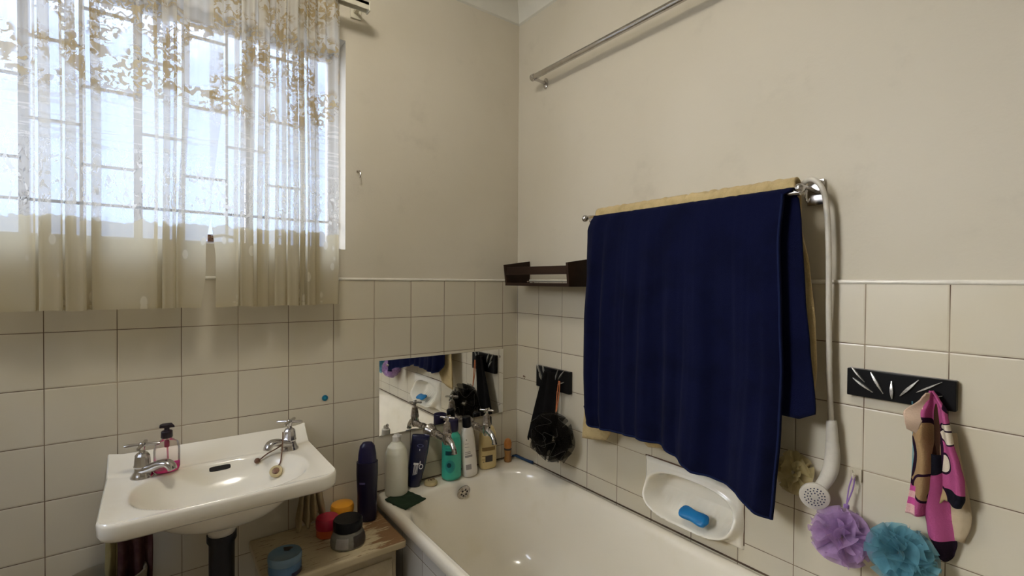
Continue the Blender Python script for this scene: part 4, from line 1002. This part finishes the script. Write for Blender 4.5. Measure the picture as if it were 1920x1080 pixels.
q = HD.to_track_quat('Z', 'Y').to_matrix().to_4x4(); HT = Matrix.Translation((-.052, -1.288, .836)) @ q
g = G(); g.lathe([(.012, -.020), (.024, -.012), (.032, -.002), (.0335, .004), (.0325, .008), (.029, .0095), (.001, .0095)], 36, HT); hd = part(hs, 'shower_head', g, M['white_plastic'])
g = G()
for ring, cnt, r in ((0, 8, .0095), (1, 13, .0155), (2, 18, .0215), (3, 20, .0265)):
    if ring == 3: continue
    for k in range(cnt):
        a = 2 * pi * k / cnt + ring * .3
        g.lathe([(.0017, .0090), (.0017, .0101)], 8, HT @ Matrix.Translation((r * cos(a), r * sin(a), 0)))
part(hd, 'spray_holes', g, mat('spray_holes', (.03, .035, .08), .6))

# ------------------------------------------------------------------ bath puffs
def puff(name, label, c, R, m, petals=34, seed=1, cord=None, cordm=None, squash=(1, 1, 1), edge=None, ruf_=1.3):
    rnd = random.Random(seed); rt = thing(name, label, 'sponge', c)
    g = G(); ge = G()
    for k in range(petals):
        # random orientation on the sphere
        zz = 1 - 2 * (k + .5) / petals; ph = k * 2.39996 + rnd.uniform(-.3, .3); s_ = sqrt(1 - zz * zz)
        d = Vector((s_ * cos(ph), s_ * sin(ph), zz)); a = d.orthogonal().normalized(); a.rotate(Matrix.Rotation(rnd.uniform(0, 6.28), 3, d)); bb = d.cross(a)
        ru = rnd.uniform(.85, 1.08) * R; wd = rnd.uniform(.55, .90) * R; p1, p2 = rnd.uniform(0, 6), rnd.uniform(0, 6)
        fr_ = rnd.choice((1, 1.4, 1.8)); amp = rnd.uniform(.10, .19) * R * ruf_
        def fn(u, v, d=d, a=a, bb=bb, ru=ru, wd=wd, p1=p1, p2=p2, fr_=fr_, amp=amp):
            rad = ru * (.25 + .75 * v)
            s = (u - .5) * 2 * wd * (.25 + .75 * v)
            ruf = amp * v * sin(u * fr_ * 2 * pi + p1) + .05 * R * sin(u * 7 + p2) * v
            p = d * sqrt(max(0, rad * rad - s * s * .8)) + a * s + bb * ruf
            return (c[0] + p.x * squash[0], c[1] + p.y * squash[1], c[2] + p.z * squash[2])
        g.grid(fn, 22, 7)
        if edge and k % 2 == 0:
            ge.tube([fn(i / 22, 1) for i in range(23)], .0008, 5, cap=False)
    g.v = [(min(-.002, x), y, z) for x, y, z in g.v]
    part(rt, 'netting', g, m, ang=180)
    if edge:
        ge.v = [(min(-.002, x), y, z) for x, y, z in ge.v]; part(rt, 'netting_edges', ge, edge, ang=180)
    if cord: part(rt, 'cord', cord, cordm)
    return rt
cg = G(); cg.tube(smoothpts([(-.018, -1.358, .899), (-.022, -1.352, .87), (-.030, -1.350, .83)], 5), .0016, 6); cg.tube(smoothpts([(-.018, -1.362, .899), (-.022, -1.360, .87), (-.030, -1.350, .83)], 5), .0016, 6)
cg.lathe([(.0005, -.006), (.006, -.004), (.006, .004), (.0005, .006)], 10, Matrix.Translation((-.031, -1.350, .826)))
puff('bath_sponge', 'lilac netting bath puff hanging from the adhesive hook', (-.058, -1.350, .762), .064, M['net_lilac'], 40, 3, cg, M['lilac_cord'])
cg = G(); cg.tube(smoothpts([(-.026, -1.470, 1.105), (-.030, -1.474, 1.0), (-.035, -1.472, .87)], 6), .0014, 6)
puff('bath_sponge', 'turquoise netting bath puff hanging at the right of the lilac one', (-.066, -1.465, .776), .063, M['net_teal'], 42, 8, cg, M['net_teal'])
puff('bath_sponge', 'yellowed cream netting puff on the tiles behind the shower head', (-.030, -1.232, .868), .052, M['net_cream'], 26, 5, squash=(.55, .85, 1.1))
cg = G(); cg.tube(smoothpts([(-.030, -.325, .955), (-.034, -.320, .90), (-.045, -.325, .82)], 5), .0022, 6); cg.tube(smoothpts([(-.030, -.331, .955), (-.034, -.332, .90), (-.045, -.325, .82)], 5), .0022, 6)
puff('bath_sponge', 'large black netting bath puff hanging in the corner over the bath', (-.085, -.345, .735), .098, M['net_black'], 30, 12, cg, M['orange_cord'], squash=(.75, 1.0, .98), edge=M['net_black_edge'], ruf_=2.2)
# black cloth on the corner rack
def bc(u, v):
    t = v; w = .040 + .075 * (1 - t) ** .8; yc = -.275 + .065 * (1 - t)
    zb_ = .66 + .025 * sin(u * 9) - .03 * (1 - u) * 0 + .12 * u * 0
    z = .985 + (zb_ - .985) * (1 - t)
    return (-.030 - .013 * sin(u * 3.2 * pi + t) - .008 * (1 - t) - .010 * sin(pi * u), yc - (u - .5) * 2 * w * .62, z)
g = G(); g.grid(bc, 40, 34)
single('black_cloth', g, M['blackcloth'], 'black cloth hanging from the corner hook rack behind the black puff', 'cloth', (-.03, -.26, .98), solid=.006, ang=180)
# rust marks / screw on tiles next to it
g = G()
for dy, dz, r in ((0, 0, .004), (-.008, -.002, .0032), (-.005, -.010, .002)): g.lathe([(r, 0), (r * .6, .003)], 8, Matrix.Translation((.0, -.055 + dy, .927 + dz)) @ Matrix.Rotation(-pi / 2, 4, 'Y'))
single('rusty_nail', g, M['brown_plug'], 'tiny rusty nail stub in the tiles left of the corner hook rack', 'nail', (0, -.06, .927))

# ------------------------------------------------------------------ pink printed hand towel
ht = thing('hand_towel', 'crumpled pink and black printed hand towel hanging from the hook rack', 'towel', (-.03, -1.504, 1.135))
LT = [(.80, -1.505), (.845, -1.470), (.86, -1.466), (.93, -1.474), (.995, -1.480), (1.03, -1.476), (1.06, -1.480), (1.085, -1.484), (1.12, -1.498), (1.136, -1.502)]
RT_ = [(.80, -1.550), (.86, -1.545), (.905, -1.556), (.925, -1.562), (.96, -1.560), (.995, -1.553), (1.035, -1.543), (1.10, -1.530), (1.125, -1.516), (1.136, -1.508)]
def htf(u, v):
    zb_ = .905 - .012 * sin(u * 5)
    z = .865 + (1.136 - .865) * v if u < .5 else (.905 - .02 * (1 - u)) + (1.136 - .905) * v
    zlow = .862 + .045 * min(1, max(0, (u - .4) / .25)); z = zlow + (1.136 - zlow) * v
    l, r = interp(LT, z), interp(RT_, z); y = l + (r - l) * u
    fold = .016 * sin(u * 2.6 * pi + .4) + .006 * sin(u * 6 * pi + 3 * z)
    x = -.036 - fold * min(1, (1.15 - z) * 9) - .008 * nz(u * 4, z * 12)
    return (x, y, z)
g = G(); g.grid(htf, 56, 60, uvf=lambda u, v: (-(htf(u, v)[1] + 1.482) * 1.0, htf(u, v)[2] - .84)); part(ht, 'front_fold', g, M['hand'], solid=.003, ang=180)
def htl(u, v):   # long tail on the right
    z = .790 + (1.00 - .790) * v; c = interp([(.79, -1.530), (.84, -1.522), (.90, -1.512), (1.0, -1.515)], z); w = interp([(.79, .012), (.82, .022), (.88, .022), (1.0, .018)], z)
    return (-.026 - .010 * sin(u * pi * 1.5) - .004 * nz(u * 3, z * 14), c - (u - .5) * 2 * w, z - .012 * (1 - v) * sin(u * 3))
g = G(); g.grid(htl, 24, 34, uvf=lambda u, v: (.055 + .045 * u, -.052 + .11 * v)); part(ht, 'lower_tail', g, M['hand'], solid=.003, ang=180)
def htb(u, v):   # plain underside showing behind
    z = .825 + (1.05 - .825) * v; c = interp([(.82, -1.548), (.88, -1.552), (1.05, -1.53)], z); w = interp([(.82, .008), (.86, .016), (1.05, .012)], z)
    return (-.014 - .006 * sin(u * pi), c - (u - .5) * 2 * w, z)
g = G(); g.grid(htb, 14, 20); part(ht, 'underside', g, mat('tan_terry', (.50, .40, .26), .95, bump=.8, bscale=300), solid=.003, ang=180)
def htc(u, v):   # turned-over pale collar at the top left
    z = 1.050 + .083 * v; l = interp([(1.05, -1.468), (1.07, -1.466), (1.085, -1.462), (1.12, -1.492), (1.134, -1.501)], z); r = interp([(1.05, -1.484), (1.09, -1.496), (1.134, -1.504)], z)
    return (-.058 + .012 * u - .006 * sin(v * 7), l + (r - l) * u, z - .010 * u * (1 - v))
g = G(); g.grid(htc, 14, 20); part(ht, 'turned_edge', g, mat('tan_terry_edge', (.60, .44, .32), .95, bump=.8, bscale=300), solid=.003, ang=180)

# ------------------------------------------------------------------ light, camera
w = bpy.data.worlds.new('sky'); S.world = w; w.use_nodes = True
wt = w.node_tree; bg = wt.nodes['Background']; tc = wt.nodes.new('ShaderNodeTexCoord'); sx = wt.nodes.new('ShaderNodeSeparateXYZ'); L(wt, tc.outputs['Generated'], sx.inputs[0])
bg.inputs[0].default_value = (.50, .66, 1.0, 1)
mr = wt.nodes.new('ShaderNodeMapRange'); L(wt, sx.outputs[2], mr.inputs[0]); mr.inputs[1].default_value = .35; mr.inputs[2].default_value = .75; mr.inputs[3].default_value = 1.5; mr.inputs[4].default_value = 9
L(wt, mr.outputs[0], bg.inputs[1])
# broad bright lobe added to the unseen sky at left, lighting the right-hand wall
dn = wt.nodes.new('ShaderNodeVectorMath'); dn.operation = 'DOT_PRODUCT'; L(wt, tc.outputs['Generated'], dn.inputs[0]); dn.inputs[1].default_value = Vector((-.80, .42, .42)).normalized()
glow = math_(wt, 'POWER', math_(wt, 'MAXIMUM', dn.outputs['Value'], 0), 12)
bg2 = wt.nodes.new('ShaderNodeBackground'); bg2.inputs[0].default_value = (.96, .97, 1, 1); L(wt, math_(wt, 'MULTIPLY', glow, 30), bg2.inputs[1])
ad = wt.nodes.new('ShaderNodeAddShader'); L(wt, bg.outputs[0], ad.inputs[0]); L(wt, bg2.outputs[0], ad.inputs[1]); L(wt, ad.outputs[0], wt.nodes['World Output'].inputs[0])
def area(name, loc, rot, sx, sy, power, col, portal=False):
    l = bpy.data.lights.new(name, 'AREA'); l.shape = 'RECTANGLE'; l.size = sx; l.size_y = sy; l.energy = power; l.color = col
    if portal: l.cycles.is_portal = True
    o = bpy.data.objects.new(name, l); COL.objects.link(o); o.location = loc; o.rotation_euler = rot; return o
area('window_portal', ((WX0 + WX1) / 2, .20, (WZ0 + WZ1) / 2), (radians(-90), 0, 0), WX1 - WX0, WZ1 - WZ0, 1, (1, 1, 1), True)
area('doorway_fill', ((DX0 + DX1) / 2, RY - .19, 1.05), (radians(90), 0, 0), .82, 1.9, 1.1, (1, .93, .84))  # added fill light, set in the unseen doorway
sl = area('side_fill', (RX - .12, (LY0 + LY1) / 2, (LZ0 + LZ1) / 2), (0, radians(-90), 0), LZ1 - LZ0 - .06, LY1 - LY0 - .06, 2.0, (1, .985, .95)); sl.data.spread = radians(115)  # added fill from the made-up side opening, brightens the right-hand wall
# ceiling lamp (behind the camera)
cl = thing('ceiling_lamp', 'round white ceiling lamp above the middle of the room', 'lamp', (-1.20, -.90, RZ))
g = G(); g.lathe([(.10, RZ), (.10, RZ - .02)], 32, Matrix.Translation((-1.20, -.90, 0))); part(cl, 'base', g, M['ceilp'])
em = bpy.data.materials.new('lamp_glass'); em.use_nodes = True; e = em.node_tree.nodes['Principled BSDF']; e.inputs['Emission Color'].default_value = (1, .95, .87, 1); e.inputs['Emission Strength'].default_value = 29
g = G(); g.lathe([(.095, RZ - .02), (.13, RZ - .045), (.14, RZ - .08), (.12, RZ - .12), (.07, RZ - .145), (.001, RZ - .152)], 32, Matrix.Translation((-1.20, -.90, 0))); part(cl, 'shade', g, em)

GROUPS = {'lace_curtain': 'lace curtains at the window', 'basin_tap': 'taps on the washbasin', 'bath_tap': 'wall-mounted bath taps', 'bath_sponge': 'netting bath puffs hanging on the tiles',
          'shampoo_bottle': 'shampoo bottles', 'lotion_bottle': 'bottles on the bath rim', 'shower_gel_bottle': 'bottles on the bath rim', 'soap_bottle': 'bottles on the bath rim',
          'hook_rack': 'black hook racks', 'plastic_tub': 'plastic tubs on the wooden stand', 'cosmetic_jar': 'jars on the wooden stand', 'bath_towel': 'towels on the double towel rail', 'cleaning_cloth': 'rags under the washbasin'}
for o in COL.objects:
    k = o.name.split('.')[0]
    if o.parent is None and k in GROUPS: o['group'] = GROUPS[k]
cam = bpy.data.cameras.new('camera'); co = bpy.data.objects.new('camera', cam); COL.objects.link(co); S.camera = co
yaw, pit, rol = radians(53.0007), radians(-.77148), radians(.39362)
fwd = Vector((cos(yaw) * cos(pit), sin(yaw) * cos(pit), sin(pit))); rg = Vector((sin(yaw), -cos(yaw), 0)); up = rg.cross(fwd)
r2 = rg * cos(rol) + up * sin(rol); u2 = -rg * sin(rol) + up * cos(rol)
Mx = Matrix((r2, u2, -fwd)).transposed().to_4x4(); Mx.translation = (-1.368, -1.7749, ZT - .0061); co.matrix_world = Mx
cam.sensor_width = 36; cam.lens = 892.565 / 1920 * 36; cam.clip_start = .02
S.view_settings.view_transform = 'Standard'; S.view_settings.look = 'None'; S.view_settings.exposure = .42; S.view_settings.gamma = 1
